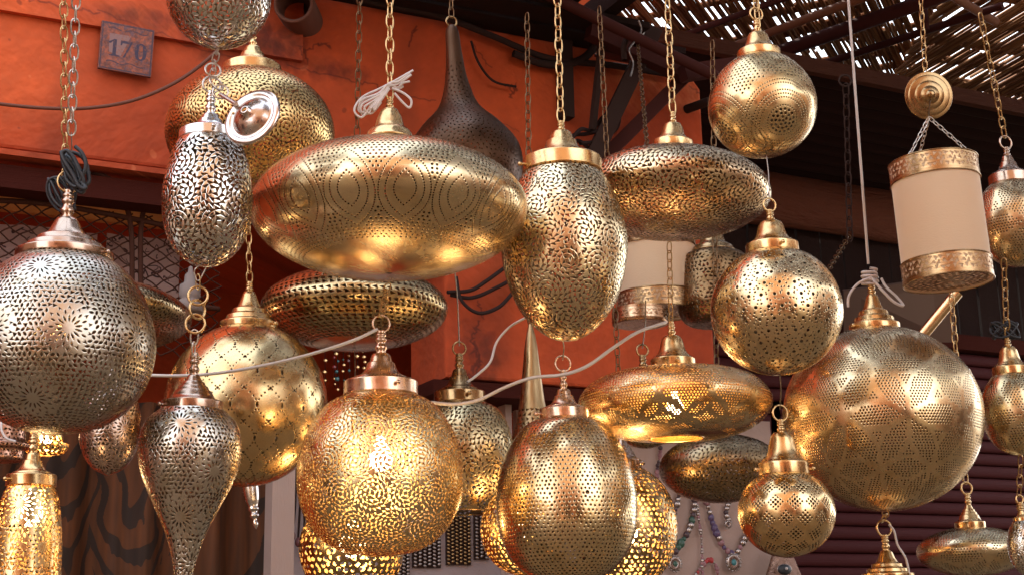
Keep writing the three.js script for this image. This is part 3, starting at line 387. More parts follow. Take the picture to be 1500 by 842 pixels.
solo('sheet_metal_panel', (() => { const a = wp(1236, 425, -1.1), b = wp(1395, 405, -1.1), c = wp(1400, 500, -1.45), d = wp(1236, 500, -1.45); const g = new THREE.BufferGeometry(), n = b.clone().sub(a).cross(d.clone().sub(a)).normalize().multiplyScalar(0.006), v = []; const q = [a, b, c, d], f = q.map((p) => p.clone().add(n)), k = q.map((p) => p.clone().sub(n)); const quad = (p, r, s, t) => { for (const w of [p, r, s, p, s, t]) v.push(w.x, w.y, w.z); }; quad(...f); quad(...k.slice().reverse()); for (let i = 0; i < 4; i++) quad(f[i], k[i], k[(i + 1) % 4], f[(i + 1) % 4]); g.setAttribute('position', new THREE.Float32BufferAttribute(v, 3)); g.computeVertexNormals(); return g; })(), new THREE.MeshStandardMaterial({ color: lin(0.16, 0.10, 0.085), roughness: 0.5, metalness: 0.5 }), 'dull grey sheet metal panel behind the cap of the largest globe', 'panel');
solo('brass_tube', rod(at(1338, 508, 3.9), at(1404, 428, 3.9), 0.016, 14), metal([0.8, 0.55, 0.3], 0.35), 'shiny brass tube leaning behind the largest globe', 'tube');
solo('hanging_chain', chainGeo(at(1246, 352, 4.2), at(1240, 124, 4.2), 0.042), M.iron, 'rusty iron chain hanging beside the white rope', 'chain');
solo('chain_ring', ringGeo(0.018, 0.003).translate(...at(1239, 118, 4.2).toArray()), M.iron, 'iron ring at the top of the rusty chain beside the white rope', 'ring');
solo('hanging_chain', chainGeo(at(1245, 345, 4.2), at(1214, 396, 4.5), 0.03), M.chainDark, 'thin chain slanting away from the foot of the rusty chain', 'chain');

// rails above the picture that carry the front lamps
for (const [z, label] of [[-2.22, 'first'], [-2.52, 'second'], [-2.84, 'third'], [-3.16, 'fourth']]) solo('hanging_rail', rod(V3(-2.2, 3.32, z), V3(2.6, 3.32, z), 0.014, 10), IRON_R, `${label} iron rail from the lane that carries the hanging lamps`, 'rail');

// buildings across the lane and along it: they are what the polished lamps mirror
function house(name, label, cx, cz, turn, w, h, col, doors) {
  const o = thing(name, label, 'building', V3(cx, 0, cz)); o.rotation.y = turn;
  const sh = new THREE.Shape(); sh.moveTo(-w / 2, 0); sh.lineTo(w / 2, 0); sh.lineTo(w / 2, h); sh.lineTo(-w / 2, h); sh.closePath();
  for (const [x, y, a, b] of doors) { const q = new THREE.Path(); q.moveTo(x - a / 2, y); q.lineTo(x + a / 2, y); q.lineTo(x + a / 2, y + b); q.lineTo(x - a / 2, y + b); q.closePath(); sh.holes.push(q); }
  part('wall', new THREE.ExtrudeGeometry(sh, { depth: 0.35, bevelEnabled: false }).translate(0, 0, -0.35), new THREE.MeshStandardMaterial({ color: lin(...col), roughness: 0.95, bumpMap: rep(hammer, 1, 1), bumpScale: 0.01 }), o);
  part('rear', box(w, h, 0.3, 0, h / 2, -2.4), new THREE.MeshStandardMaterial({ color: lin(0.36, 0.24, 0.16), roughness: 1 }), o);
  part('roof', box(w, 0.2, 2.6, 0, h + 0.1, -1.25), new THREE.MeshStandardMaterial({ color: lin(0.3, 0.2, 0.14), roughness: 1 }), o);
  for (const [x, y, a, b] of doors) part('door', box(a - 0.04, b - 0.04, 0.06, x, y + b / 2, -0.28), WOOD_DK, o);
  return o;
}
house('opposite_building', 'terracotta shop building on the other side of the lane', 0.2, 4.9, PI, 7.6, 4.6, [0.56, 0.27, 0.15], [[-2.4, 0.01, 1.4, 2.4], [0.4, 0.01, 1.8, 2.4], [2.7, 0.01, 1.2, 2.2], [-2, 3.0, 0.7, 0.9], [1.5, 3.0, 0.7, 0.9]]);
house('lane_building', 'terracotta building along the lane on the curtain side', -5.6, -1.6, PI / 2, 7, 4.2, [0.5, 0.26, 0.15], [[-1, 0.01, 1.6, 2.4], [1.5, 0.01, 1.6, 2.4]]);
house('lane_building', 'brown building along the lane on the roller shutter side', 6.4, -1.6, -PI / 2, 7, 4.2, [0.42, 0.25, 0.16], [[-1, 0.01, 1.6, 2.4], [1.5, 0.01, 1.6, 2.4]]);
house('far_building', 'low sunlit building farther down the lane beyond the curtain side', -13, 9, 2.4, 9, 2.9, [0.62, 0.40, 0.26], [[0, 0.01, 1.6, 2.2]]);
house('far_building', 'low pale building farther down the lane beyond the shutter side', 13, 9, -2.4, 9, 2.9, [0.62, 0.46, 0.33], [[0, 0.01, 1.6, 2.2]]);
{ const g = new THREE.PlaneGeometry(3.6, 5.6, 40, 50).rotateX(-PI / 2), p = g.attributes.position; for (let i = 0; i < p.count; i++) { const x = p.getX(i) / 1.8, z = p.getZ(i) / 2.8; p.setY(i, -0.28 * (1 - x * x) * (1 - 0.3 * z * z) + 0.03 * noise.noise(x * 3, 1, z * 4)); } g.computeVertexNormals();
  solo('shade_canopy', g.translate(0.1, 4.55, 2.0), new THREE.MeshPhysicalMaterial({ color: lin(0.76, 0.44, 0.25), roughness: 0.95, transmission: 0.45, thickness: 0, side: THREE.DoubleSide }), 'sun-bleached cloth canopy stretched over the lane', 'canopy'); }
// ---------------------------------------------------------------- the pendant lamps
const FR = [0.55, 2.2];                                       // screw bearings that face the lane
const HANG = 'pierced metal lamps hanging in front of the shop';
const bigGlobe = lamp({ name: 'globe_pendant_lamp', label: 'large antique silver globe lamp with floral piercing and black cord knotted above its cap', group: HANG, c: [86, 503], d: 2.3, seed: 1,
  prof: [[67, 124], [92, 106], [116, 74], [132, 34], [138, -4], [132, -45], [114, -80], [86, -107], [52, -123], [20, -129], [0, -130]], pat: [4, 1024, 1400, PAT.floral(118, 11.5)], col: [0.55, 0.49, 0.44], rough: 0.4,
  cap: { type: 'tier', w: 71, h: 66, neck: 44, nw: 10, screws: [0.35] }, capMat: M.capAnt, ring: 17, ringMat: M.chainBrass, hang: { to: [112, -60], wire: 0.06, mat: M.chainSilver, len: 24 } });
{ const { g, s, hp } = bigGlobe, R = rng(5), pts = [];
  for (let i = 0; i < 46; i++) { const t = i / 45, a = t * TAU * 5.3; pts.push([hp.x / s + 8 + 18 * Math.sin(a) + 7 * (R() - 0.5), hp.y / s + 4 + 29 * Math.cos(a * 1.07) - 10 * t + 4 * R(), 4 + 7 * Math.cos(a * 0.5) + 3 * R()]); }
  bundle(g, 'knotted_cord', pts, 3.2, M.black, s);
  const q = []; for (let i = 0; i < 40; i++) { const a = i / 39 * TAU * 4.6; q.push([-16 + 20 * Math.sin(a) + 7 * (R() - 0.5), hp.y / s - 30 + 26 * Math.cos(a * 1.1), -16 + 5 * Math.cos(a)]); }
  bundle(g, 'knotted_cord', q, 2.2, M.black, s); }
lamp({ name: 'disc_pendant_lamp', label: 'wide brass disc lamp half hidden behind the large silver globe lamp', group: HANG, c: [88, 463], d: 3.35, seed: 2, ab: [188, 64], pat: [8, 512, 512, PAT.swirl(44, 8, 8, 5)], col: [0.5, 0.36, 0.22], rough: 0.4,
  cap: { type: 'dome', w: 34, h: 54, neck: 18 }, capMat: M.capDark, ring: 9, hang: { to: [91, -60], len: 22 } });
const silverTop = lamp({ name: 'egg_pendant_lamp', label: 'silver pierced lamp hanging above the silver egg lamp with the loose ceiling rose', group: HANG, c: [320, -6], d: 2.35, seed: 3, prof: [[38, 96], [60, 70], [76, 20], [74, -18], [56, -48], [28, -66], [0, -72]], pat: [3, 1024, 1024, PAT.swirl(46, 8.5, 11, 7)], col: [0.78, 0.74, 0.74], rough: 0.24,
  cap: { type: 'bell', w: 42, h: 40, neck: 30 }, capMat: M.capSilver, hang: { y: 3.3, mat: M.chainSilver } });
const silverEgg = lamp({ name: 'egg_pendant_lamp', label: 'silver egg lamp with triangular piercing and a loose round ceiling rose at its neck', group: HANG, c: [303, 296], d: 2.35, seed: 4, prof: [[42, 93], [49, 83], [58, 58], [64.5, 24], [66, -4], [61, -38], [50, -63], [34, -81], [15, -91], [0, -93]], pat: [3, 1024, 1024, PAT.swirl(52, 9, 12.5, 8.2, 14)], col: [0.80, 0.76, 0.76], rough: 0.18,
  cap: { type: 'bell', w: 45, h: 42, neck: 36, nw: 8, screws: [1.25], sink: 4 }, capMat: M.capSilver, ring: 13, ringMat: M.chainSilver, hang: { to: [318, 66], mat: M.chainSilver, len: 20 } });
{ const { g, s, pos } = silverEgg;                              // the loose ceiling rose and the rings that hold it
  const c = at(364, 167, 2.28).sub(pos), cg = revolve([[4, 12], [7, 12], [8, 6], [14, 5], [18, 2], [24, -1], [26, -6], [31, -8], [33, -5], [38, -5], [41, -7], [41, -10], [38, -10], [33, -8], [31, -11], [24, -9]], 56); cg.scale(s * 1.1, s * 1.1, s * 1.1); cg.rotateX(1.35); cg.rotateZ(-0.22); cg.rotateY(-0.45); cg.translate(c.x, c.y, c.z);
  const rose = part('ceiling_rose', cg, spun([0.64, 0.55, 0.51], 0.36), g);
  for (const [x, y, tz] of [[341, 166, 0], [357, 134, 0.3], [385, 205, 0.4]]) { const p = at(x, y, 2.275).sub(pos); part('screw', new THREE.SphereGeometry(2.2 * s, 8, 6).translate(p.x, p.y, p.z), M.capBrass, rose); }
  for (const [x, y, r, t] of [[311, 102, 11, 0.4], [316, 122, 12, 1.0], [322, 134, 11, 0.2]]) { const p = at(x, y, 2.34).sub(pos); part('hanging_ring', ringGeo(r * s, 1.6 * s).rotateY(t).rotateZ(0.5).translate(p.x, p.y, p.z), M.chainSilver, g); }
  const p = at(335, 143, 2.31).sub(pos); part('hook', rod(at(322, 138, 2.33).sub(pos), at(345, 152, 2.29).sub(pos), 3.4 * s), M.chainSilver, g);
}
lamp({ name: 'globe_pendant_lamp', label: 'amber brass globe lamp behind the silver egg lamp, below the pipe end', group: HANG, c: [366, 194], d: 3.1, seed: 5, ab: [123, 98], pat: [5, 1024, 700, PAT.swirl(44, 7.2, 8.4, 5)], col: [0.72, 0.46, 0.2], rough: 0.34,
  cap: { type: 'bell', w: 43, h: 46, neck: 24 }, hang: { y: 3.75, len: 18, mat: M.chainDark, thick: 0.055 } });
const bigDisc = lamp({ name: 'disc_pendant_lamp', label: 'largest brass disc lamp with dotted pointed ovals and white cord tied above', group: HANG, c: [570, 309], d: 2.6, seed: 6, ab: [203, 108], pat: [8, 1024, 1400, PAT.vesica(2, 7.4, 1.75)], col: [0.79, 0.60, 0.37], rough: 0.34, wob: 0.008,
  cap: { type: 'dome', w: 38, h: 50, neck: 18, nw: 6, sink: -15 }, hang: { y: 3.3, len: 24 } });
{ const { g, s, hp } = bigDisc, x0 = hp.x / s, y0 = hp.y / s;
  const R = rng(21), q = (a) => (R() - 0.5) * a;
  for (let k = 0; k < 6; k++) { const e = k * 3.4; bundle(g, 'tied_cord', [[x0 + 36 - k * 3 + q(8), y0 + 42 - e * 1.7 + q(10), 6 + q(8)], [x0 + 12, y0 + 26 - e * 0.8 + q(4), 9 - k + q(5)], [x0 + q(3), y0 + 17 + q(7), 9 + q(4)], [x0 - 16 + q(8), y0 + 10 - e + q(5), 8 + q(6)], [x0 - 40 + q(12), y0 - 2 - e + q(7), 4 + k], [x0 - 51 + k * 4 + q(8), y0 - 18 - e * 0.5 + q(8), 2 + q(6)], [x0 - 42 + k * 6, y0 - 30 + k * 4 + q(6), 4], [x0 - 22 + q(10), y0 - 8 - e + q(6), 8], [x0 + q(4), y0 + 12 + q(6), 10]], 1.7, M.white, s); }
  bundle(g, 'tied_cord', [[x0 + 4, y0 + 12, 8], [x0 + 22, y0 + 4, 6], [x0 + 33, y0 - 8, 6], [x0 + 30, y0 - 18, 4], [x0 + 20, y0 - 10, 6], [x0 + 8, y0 + 4, 8]], 1.9, M.white, s); }
lamp({ name: 'onion_pendant_lamp', label: 'dark bronze onion lamp with a long slender neck in front of the orange wall', group: HANG, c: [678, 225], d: 3.75, seed: 7, tilt: [0, 0.075], prof: [[5, 192], [9, 186], [12, 150], [18, 104], [31, 68], [60, 38], [82, 8], [87, -18], [78, -55], [45, -80], [0, -90]], pat: [3, 768, 1024, PAT.swirl(48, 8, 5.5, 4, 66)], col: [0.05, 0.018, 0.007], rough: 0.55, metalness: 0.75,
  ring: 8, capMat: M.capDark, hang: { y: 3.8, len: 18, mat: M.chainDark, thick: 0.055 } });
const egg = lamp({ name: 'egg_pendant_lamp', label: 'brass egg lamp with swirling triangular piercing and a wide flanged cap', group: HANG, c: [827, 366], d: 2.75, seed: 8, prof: [[52, 119], [62, 107], [77, 80], [89, 44], [93, 10], [90, -24], [80, -60], [63, -92], [41, -115], [18, -128], [0, -131]], pat: [4, 1024, 1500, PAT.swirl(48, 8.2, 9.6, 5.6)], col: [0.80, 0.62, 0.40], rough: 0.33,
  cap: { type: 'bell', w: 59, h: 64, neck: 17, nw: 6, screws: [2.9], sink: 6 }, hang: { y: 3.3, len: 24 } });
const disc2 = lamp({ name: 'disc_pendant_lamp', label: 'brass disc lamp pierced with triangles, lit plain disc lamp hanging below it', group: HANG, c: [986, 284], d: 3.0, seed: 9, ab: [143, 72], tilt: [0, -0.045], pat: [6, 1024, 1024, PAT.swirl(46, 8, 9.6, 6)], col: [0.78, 0.58, 0.39], rough: 0.34,
  cap: { type: 'round', w: 30, h: 40, neck: 18, nw: 5, sink: -9 }, hang: { y: 3.3, len: 23 } });
const sphereTop = lamp({ name: 'globe_pendant_lamp', label: 'brass globe lamp with dotted ring medallions under the reed roof', group: HANG, c: [1117, 153], d: 2.7, seed: 10, ab: [79, 79], egg: -0.05, pat: [4, 1024, 1200, PAT.arches(1, 6.2, 1.45)], col: [0.76, 0.54, 0.30], rough: 0.36, turn: 2.62,
  cap: { type: 'round', w: 32, h: 40, neck: 22, nw: 6 }, ring: 10, hang: { y: 3.3, len: 16 } });
const sphereStar = lamp({ name: 'globe_pendant_lamp', label: 'brass globe lamp scattered with small and large round holes', group: HANG, c: [1138, 455], d: 2.6, seed: 11, ab: [96, 95], pat: [4, 1200, 1400, PAT.stars(6.4, 1.2)], col: [0.80, 0.59, 0.36], rough: 0.3, wob: 0.01,
  cap: { type: 'round', w: 39, h: 50, neck: 18, nw: 6, screws: [1.4] }, ring: 10, hang: { y: 3.3, wire: 0.1, len: 20 } });
const litDisc = lamp({ name: 'disc_pendant_lamp', label: 'lit brass disc lamp with dotted scallops and a glowing opening underneath', group: HANG, c: [989, 592], d: 3.0, seed: 12, prof: [[28, 50], [80, 46], [122, 32], [142, 6], [138, -14], [112, -36], [72, -47], [40, -50]], pat: [6, 1024, 1024, PAT.scale(2, 4.9, 1.25)], col: [0.80, 0.58, 0.33], rough: 0.34, lip: 1.5,
  cap: { type: 'round', w: 33, h: 50, neck: 22, nw: 6, screws: [1.5], sink: -2 }, hang: { to: [981, 356], len: 17 }, bulb: { y: -6, r: 13, p: 0.14 } });
lamp({ name: 'egg_pendant_lamp', label: 'brass ovoid lamp covered evenly with fine round holes, below the egg lamp', group: HANG, c: [830, 732], d: 2.75, seed: 13, prof: [[36, 120], [58, 109], [84, 76], [100, 27], [103.5, -8], [97, -55], [75, -93], [45, -113], [0, -121]], pat: [4, 1200, 1500, PAT.fine(6.8, 1.5, 0.006)], col: [0.80, 0.60, 0.36], rough: 0.3,
  cap: { type: 'bell', w: 37, h: 46, neck: 30, nw: 6, screws: [2.9] }, capMat: M.capCopper, ring: 12, hang: { to: [824, 496], kind: 'wire' } });
const litGlobe = lamp({ name: 'globe_pendant_lamp', label: 'lit golden globe lamp with swirling rosettes and a coppery cap, below the largest disc', group: HANG, c: [557, 693], d: 2.6, seed: 14, prof: [[50, 116], [80, 100], [108, 60], [122, 5], [117, -45], [93, -87], [60, -110], [25, -118], [0, -119]], pat: [4, 1200, 1500, PAT.swirl(52, 7.4, 9.8, 5.6)], col: [0.86, 0.68, 0.40], rough: 0.32,
  cap: { type: 'bell', w: 55, h: 64, neck: 36, nw: 9, screws: [1.05] }, capMat: M.capCopper, ring: 13, hang: { to: [568, 416], len: 20 }, bulb: { y: 20, r: 18, p: 0.065 } });
lamp({ name: 'globe_pendant_lamp', label: 'glowing amber cell-pierced globe lamp behind the underside of the lit golden globe', group: HANG, c: [515, 802], d: 3.0, seed: 15, ab: [77, 80], pat: [4, 768, 768, PAT.cells(10.5, 4.1)], col: [0.42, 0.28, 0.13], rough: 0.36, cap: { type: 'tier', w: 30, h: 40, neck: 20 }, hang: { to: [519, 514], d: 3.28, kind: 'wire' }, bulb: { y: 5, r: 20, p: 0.11 } });
lamp({ name: 'globe_pendant_lamp', label: 'brass swirl-pierced lamp with an open base beside the lit golden globe', group: HANG, c: [674, 665], d: 3.3, seed: 16, prof: [[36, 76], [60, 62], [78, 15], [76, -25], [62, -65], [46, -84]], pat: [4, 1024, 900, PAT.swirl(46, 8, 9, 5.4)], col: [0.62, 0.47, 0.28], rough: 0.36, lip: 1.3,
  cap: { type: 'bell', w: 38, h: 52, neck: 24, nw: 7, screws: [1.2] }, capMat: M.capDark, ring: 10, hang: { to: [662, 360], d: 3.3, kind: 'wire' } });
lamp({ name: 'globe_pendant_lamp', label: 'glowing amber cell-pierced globe lamp behind the fine-holed ovoid, near the jewellery', group: HANG, c: [916, 772], d: 3.2, seed: 17, ab: [77, 92], pat: [4, 900, 900, PAT.cells(8.6, 3.3)], col: [0.46, 0.31, 0.15], rough: 0.34, cap: { type: 'cone', w: 28, h: 46, neck: 14, screws: [0.6] }, capMat: M.capAnt, hang: { to: [878, 10], d: 3.45, len: 18, mat: M.chainDark, thick: 0.055 }, bulb: { y: -10, r: 18, p: 0.12 } });
lamp({ name: 'globe_pendant_lamp', label: 'glowing amber cell-pierced lamp peeping out between the golden globe and the ovoid', group: HANG, c: [766, 776], d: 3.12, seed: 18, ab: [63, 66], pat: [4, 700, 700, PAT.cells(7.8, 3.0)], col: [0.6, 0.42, 0.2], rough: 0.36, cap: { type: 'tier', w: 26, h: 30, neck: 12 }, hang: { to: [790, 620], kind: 'wire' }, bulb: { y: 4, r: 16, p: 0.10 } });
const lensGlobe = lamp({ name: 'globe_pendant_lamp', label: 'brass globe lamp with dotted wavy lines and large holes beside the silver teardrop', group: HANG, c: [360, 592], d: 3.0, seed: 19, ab: [118, 120], pat: [4, 1024, 1200, PAT.lens(5, 6.0, 1.15)], col: [0.70, 0.49, 0.26], rough: 0.33,
  cap: { type: 'tier', w: 42, h: 58, neck: 16, nw: 6, screws: [0.4] }, hang: { to: [362, 285], d: 3.08, len: 18 } });
lamp({ name: 'disc_pendant_lamp', label: 'brass disc lamp with slanted slots behind and below the largest disc', group: HANG, c: [519, 453], d: 3.3, seed: 20, ab: [137, 64], pat: [8, 512, 640, PAT.slots(10.5, 10, 5.4)], col: [0.56, 0.42, 0.24], rough: 0.34, cap: { type: 'dome', w: 28, h: 48, neck: 18 }, hang: { to: [527, -50], len: 18, mat: M.chainDark, thick: 0.055 } });
lamp({ name: 'teardrop_pendant_lamp', label: 'silver teardrop lamp tapering to a thin point, hung on three rings', group: HANG, c: [277, 665], d: 2.35, seed: 21, tilt: [0, -0.015], prof: [[48, 64], [66, 46], [75, 12], [70, -25], [48, -75], [29, -115], [18, -150], [12, -180], [8, -230], [0, -236]], pat: [4, 900, 1500, PAT.floral(80, 10.5)], col: [0.62, 0.55, 0.50], rough: 0.36,
  cap: { type: 'cone', w: 45, h: 56, neck: 34, nw: 8, screws: [2.5], sink: 3 }, capMat: M.capAnt });
{ const d = 2.35, s = d / F, o = thing('ring_hanger', 'row of three linked rings joining the silver egg lamp to the teardrop', 'hanger', at(289, 440, d)), p0 = at(289, 440, d);
  for (const [x, y, r, t] of [[289, 433, 14, 0.2], [288, 453, 14, 0.9], [285, 474, 14, 0.1]]) { const p = at(x, y, d).sub(p0); part('ring', ringGeo(r * s, 2 * s).rotateY(t).translate(p.x, p.y, p.z), M.chainBrass, o); }
  part('link', chainGeo(at(284, 485, d).sub(p0), at(282, 520, d).sub(p0), 22 * s), M.chainSilver, o); part('hook_wire', tube([at(296, 386, d), at(284, 396, d), at(289, 412, d), at(298, 398, d), at(303, 386, d)].map((p) => p.sub(p0)), 1 * s, 20, 5), M.chainSilver, o); part('link', chainGeo(at(289, 404, d).sub(p0), at(289, 422, d).sub(p0), 16 * s), M.chainBrass, o); }
lamp({ name: 'egg_pendant_lamp', label: 'small coppery egg lamp tucked under the large silver globe', group: HANG, c: [160, 628], d: 2.9, seed: 22, prof: [[18, 66], [36, 46], [44, 8], [39, -32], [22, -58], [0, -68]], pat: [4, 600, 700, PAT.floral(60, 9.5)], col: [0.58, 0.42, 0.38], rough: 0.34, cap: { type: 'cone', w: 20, h: 30, neck: 14 }, capMat: M.capAnt, hang: { to: [150, 500], kind: 'wire' } });
const litBottle = lamp({ name: 'bottle_pendant_lamp', label: 'glowing bottle-shaped brass lamp with a bright bulb, below the large silver globe', group: HANG, c: [40, 775], d: 2.6, seed: 23, prof: [[33, 64], [40, 46], [47, 5], [50, -50], [50, -110], [44, -140]], pat: [4, 800, 1200, PAT.floral(72, 11, 1.1)], col: [0.74, 0.52, 0.26], rough: 0.34, lip: 1.2,
  cap: { type: 'bell', w: 36, h: 50, neck: 28, nw: 8, screws: [2.3] }, hang: { to: [38, 560], kind: 'wire' }, bulb: { y: 22, r: 19, p: 0.075 } });
lamp({ name: 'saucer_pendant_lamp', label: 'small glowing brass saucer lamp in the shadow under the large silver globe', group: HANG, c: [66, 650], d: 3.4, seed: 24, prof: [[12, 34], [22, 26], [25, 4], [32, 0], [27, -13], [14, -17]], pat: [6, 300, 400, PAT.cells(8, 3.2)], col: [0.7, 0.48, 0.22], rough: 0.36, cap: { type: 'dome', w: 12, h: 18, neck: 10 }, hang: { to: [68, 524], kind: 'wire' }, bulb: { y: 8, r: 9, p: 0.12 } });
const copperLamp = lamp({ name: 'saucer_pendant_lamp', label: 'copper tiered lamp with a short white cord under the large silver globe', group: HANG, c: [2, 650], d: 3.0, seed: 25, prof: [[16, 36], [30, 26], [33, 4], [38, 0], [38, -6], [32, -10], [30, -24], [0, -26]], pat: [6, 400, 400, PAT.bands(7, 5.5, 4)], col: [0.5, 0.26, 0.2], rough: 0.4, cap: { type: 'dome', w: 14, h: 18, neck: 10 }, capMat: M.capCopper, hang: { to: [4, 522], kind: 'wire' } });
bundle(copperLamp.g, 'tied_cord', [[0, 34, 4], [8, 30, 30], [12, 14, 40], [20, 2, 40], [32, -2, 36]], 1.8, M.white, copperLamp.s);
const ropeGlobe = lamp({ name: 'globe_pendant_lamp', label: 'largest brass globe lamp with interlaced dotted circles, hung on a white rope', group: HANG, c: [1293, 612], d: 2.95, seed: 26, ab: [144, 136], pat: [5, 1200, 1500, PAT.circles(96, 4.6, 1.2, 3.4)], col: [0.76, 0.55, 0.33], rough: 0.33, wob: 0.009,
  cap: { type: 'tier', w: 37, h: 56, neck: 18, nw: 6, screws: [2.6] } });
{ const { g, s, hp, pos } = ropeGlobe, x0 = hp.x / s, y0 = hp.y / s, R = rng(9), top = at(1240, -60, 2.95).sub(pos).divideScalar(s); top.copy(V3(x0, y0, 0).lerp(top, ((3.32 - pos.y) / s - y0) / (top.y - y0)));
  bundle(g, 'rope', [[x0 - 2, y0 + 30, 2], [(x0 + top.x) / 2 - 1, (y0 + top.y) / 2, (top.z) / 2], [top.x, top.y, top.z]], 2.0, M.white, s);
  const k = []; for (let i = 0; i < 30; i++) { const a = i / 29 * TAU * 4.2; k.push([x0 - 1 + 11 * Math.sin(a) + 2 * (R() - 0.5), y0 + 22 - i * 0.85, 8 * Math.cos(a)]); } bundle(g, 'rope_knot', k, 2.2, M.white, s);
  bundle(g, 'rope_knot', [[x0, y0 + 8, 8], [x0 - 22, y0 - 2, 8], [x0 - 36, y0 - 20, 6], [x0 - 38, y0 - 36, 4]], 2.2, M.white, s);
  bundle(g, 'rope_knot', [[x0, y0 + 6, 9], [x0 + 14, y0 - 16, 14], [x0 + 30, y0 - 34, 16], [x0 + 42, y0 - 38, 14], [x0 + 34, y0 - 24, 12], [x0 + 20, y0 - 8, 10], [x0 + 14, y0 + 6, 8]], 2.2, M.white, s); }
lamp({ name: 'globe_pendant_lamp', label: 'small brass globe lamp with diamond clusters of holes and a tall bell cap', group: HANG, c: [1153, 751], d: 2.6, seed: 27, ab: [71, 65], pat: [4, 1024, 900, PAT.diamonds(27, 4.9, 1.35)], col: [0.78, 0.54, 0.29], rough: 0.28,
  cap: { type: 'round', w: 37, h: 64, neck: 20, nw: 6, screws: [0.2, 2.95] }, ring: 12, hang: { to: [1143, 549], kind: 'wire' } });
lamp({ name: 'disc_pendant_lamp', label: 'small brass disc lamp in front of the red roller shutter', group: HANG, c: [1426, 808], d: 3.2, seed: 28, ab: [80, 36], pat: [6, 700, 700, PAT.circles(56, 4.4, 1.1, 3)], col: [0.74, 0.58, 0.38], rough: 0.34, cap: { type: 'cone', w: 22, h: 36, neck: 18, nw: 5 }, ring: 9, hang: { to: [1394, 420], d: 3.3, len: 18 } });
const cordSphere = lamp({ name: 'globe_pendant_lamp', label: 'brass globe lamp with black cord bunched on its chain beside the largest globe', group: HANG, c: [1488, 603], d: 3.05, seed: 29, ab: [48, 64], pat: [4, 800, 900, PAT.circles(60, 4.4, 1.1, 3)], col: [0.66, 0.5, 0.3], rough: 0.36, cap: { type: 'round', w: 26, h: 44, neck: 14, nw: 5 }, hang: { to: [1472, 380], len: 20 } });
{ const { g, s, hp } = cordSphere, R = rng(17), p = []; for (let i = 0; i < 34; i++) { const a = i / 33 * TAU * 4.4; p.push([hp.x / s - 2 + 20 * Math.sin(a) + 5 * (R() - 0.5), hp.y / s + 12 + 12 * Math.cos(a * 1.3), 6 * Math.cos(a)]); } bundle(g, 'knotted_cord', p, 1.8, M.black, s); }
lamp({ name: 'globe_pendant_lamp', label: 'brass globe lamp with dotted arcs and a dark cap beside the fabric drum lamp', group: HANG, c: [1487, 325], d: 3.1, seed: 30, ab: [55, 67], pat: [4, 800, 900, PAT.circles(74, 4.4, 1.1, 3)], col: [0.66, 0.47, 0.29], rough: 0.36, cap: { type: 'bell', w: 30, h: 44, neck: 14, nw: 5 }, capMat: M.capAnt, ring: 10, hang: { to: [1437, 20], len: 18, d: 3.1 } });
lamp({ name: 'globe_pendant_lamp', label: 'brass lamp with stepped cap and a white wire hanging under the largest globe', group: HANG, c: [1306, 896], d: 2.95, seed: 31, ab: [72, 56], pat: [4, 600, 600, PAT.fine(7, 1.6)], cap: { type: 'tier', w: 38, h: 42, neck: 24, nw: 6 }, ring: 12, hang: { to: [1299, 747], len: 22 } });
{ const d = 2.93; solo('loose_wire', tube([at(1303, 768, d), at(1310, 776, d), at(1316, 798, d), at(1328, 818, d), at(1334, 846, d)], 1.6 * d / F, 30), M.white, 'thin white wire curling down from the ring under the largest globe', 'wire'); }
lamp({ name: 'globe_pendant_lamp', label: 'small silver pierced lamp behind the small disc, at the shutter', group: HANG, c: [1502, 800], d: 2.9, seed: 32, ab: [24, 42], pat: [4, 400, 400, PAT.floral(30, 7)], col: SILVER, rough: 0.3, cap: { type: 'bell', w: 12, h: 18, neck: 12 }, capMat: M.capBrass, ring: 6, hang: { to: [1497, 668], len: 18 } });
lamp({ name: 'globe_pendant_lamp', label: 'copper coloured globe lamp showing only its edge behind the largest globe', group: HANG, c: [1424, 596], d: 3.5, seed: 33, ab: [22, 30], pat: [4, 400, 400, PAT.fine(6, 1.4)], col: [0.6, 0.4, 0.28], rough: 0.36, cap: { type: 'dome', w: 12, h: 22, neck: 10 }, hang: { to: [1420, 540], d: 3.5, kind: 'wire' } });
lamp({ name: 'egg_pendant_lamp', label: 'dark bronze lamp with a gold cap in the gap behind the scattered-hole globe', group: HANG, c: [1048, 422], d: 3.7, seed: 34, prof: [[26, 54], [46, 46], [54, 10], [56, -30], [44, -50], [0, -55]], pat: [4, 600, 600, PAT.floral(60, 10)], col: [0.18, 0.10, 0.05], rough: 0.45, cap: { type: 'dome', w: 34, h: 34, neck: 16 }, capMat: M.capDark, hang: { to: [1046, 300], kind: 'wire' } });
lamp({ name: 'disc_pendant_lamp', label: 'dark bronze disc lamp with swirl piercing in front of the necklaces', group: HANG, c: [1056, 686], d: 3.4, seed: 35, ab: [90, 51], pat: [6, 768, 640, PAT.swirl(42, 7.6, 7.6, 4)], col: [0.36, 0.25, 0.15], rough: 0.36, cap: { type: 'dome', w: 24, h: 36, neck: 16 }, capMat: M.capDark, hang: { to: [1044, 60], d: 3.6, len: 18, mat: M.chainDark, thick: 0.055 } });
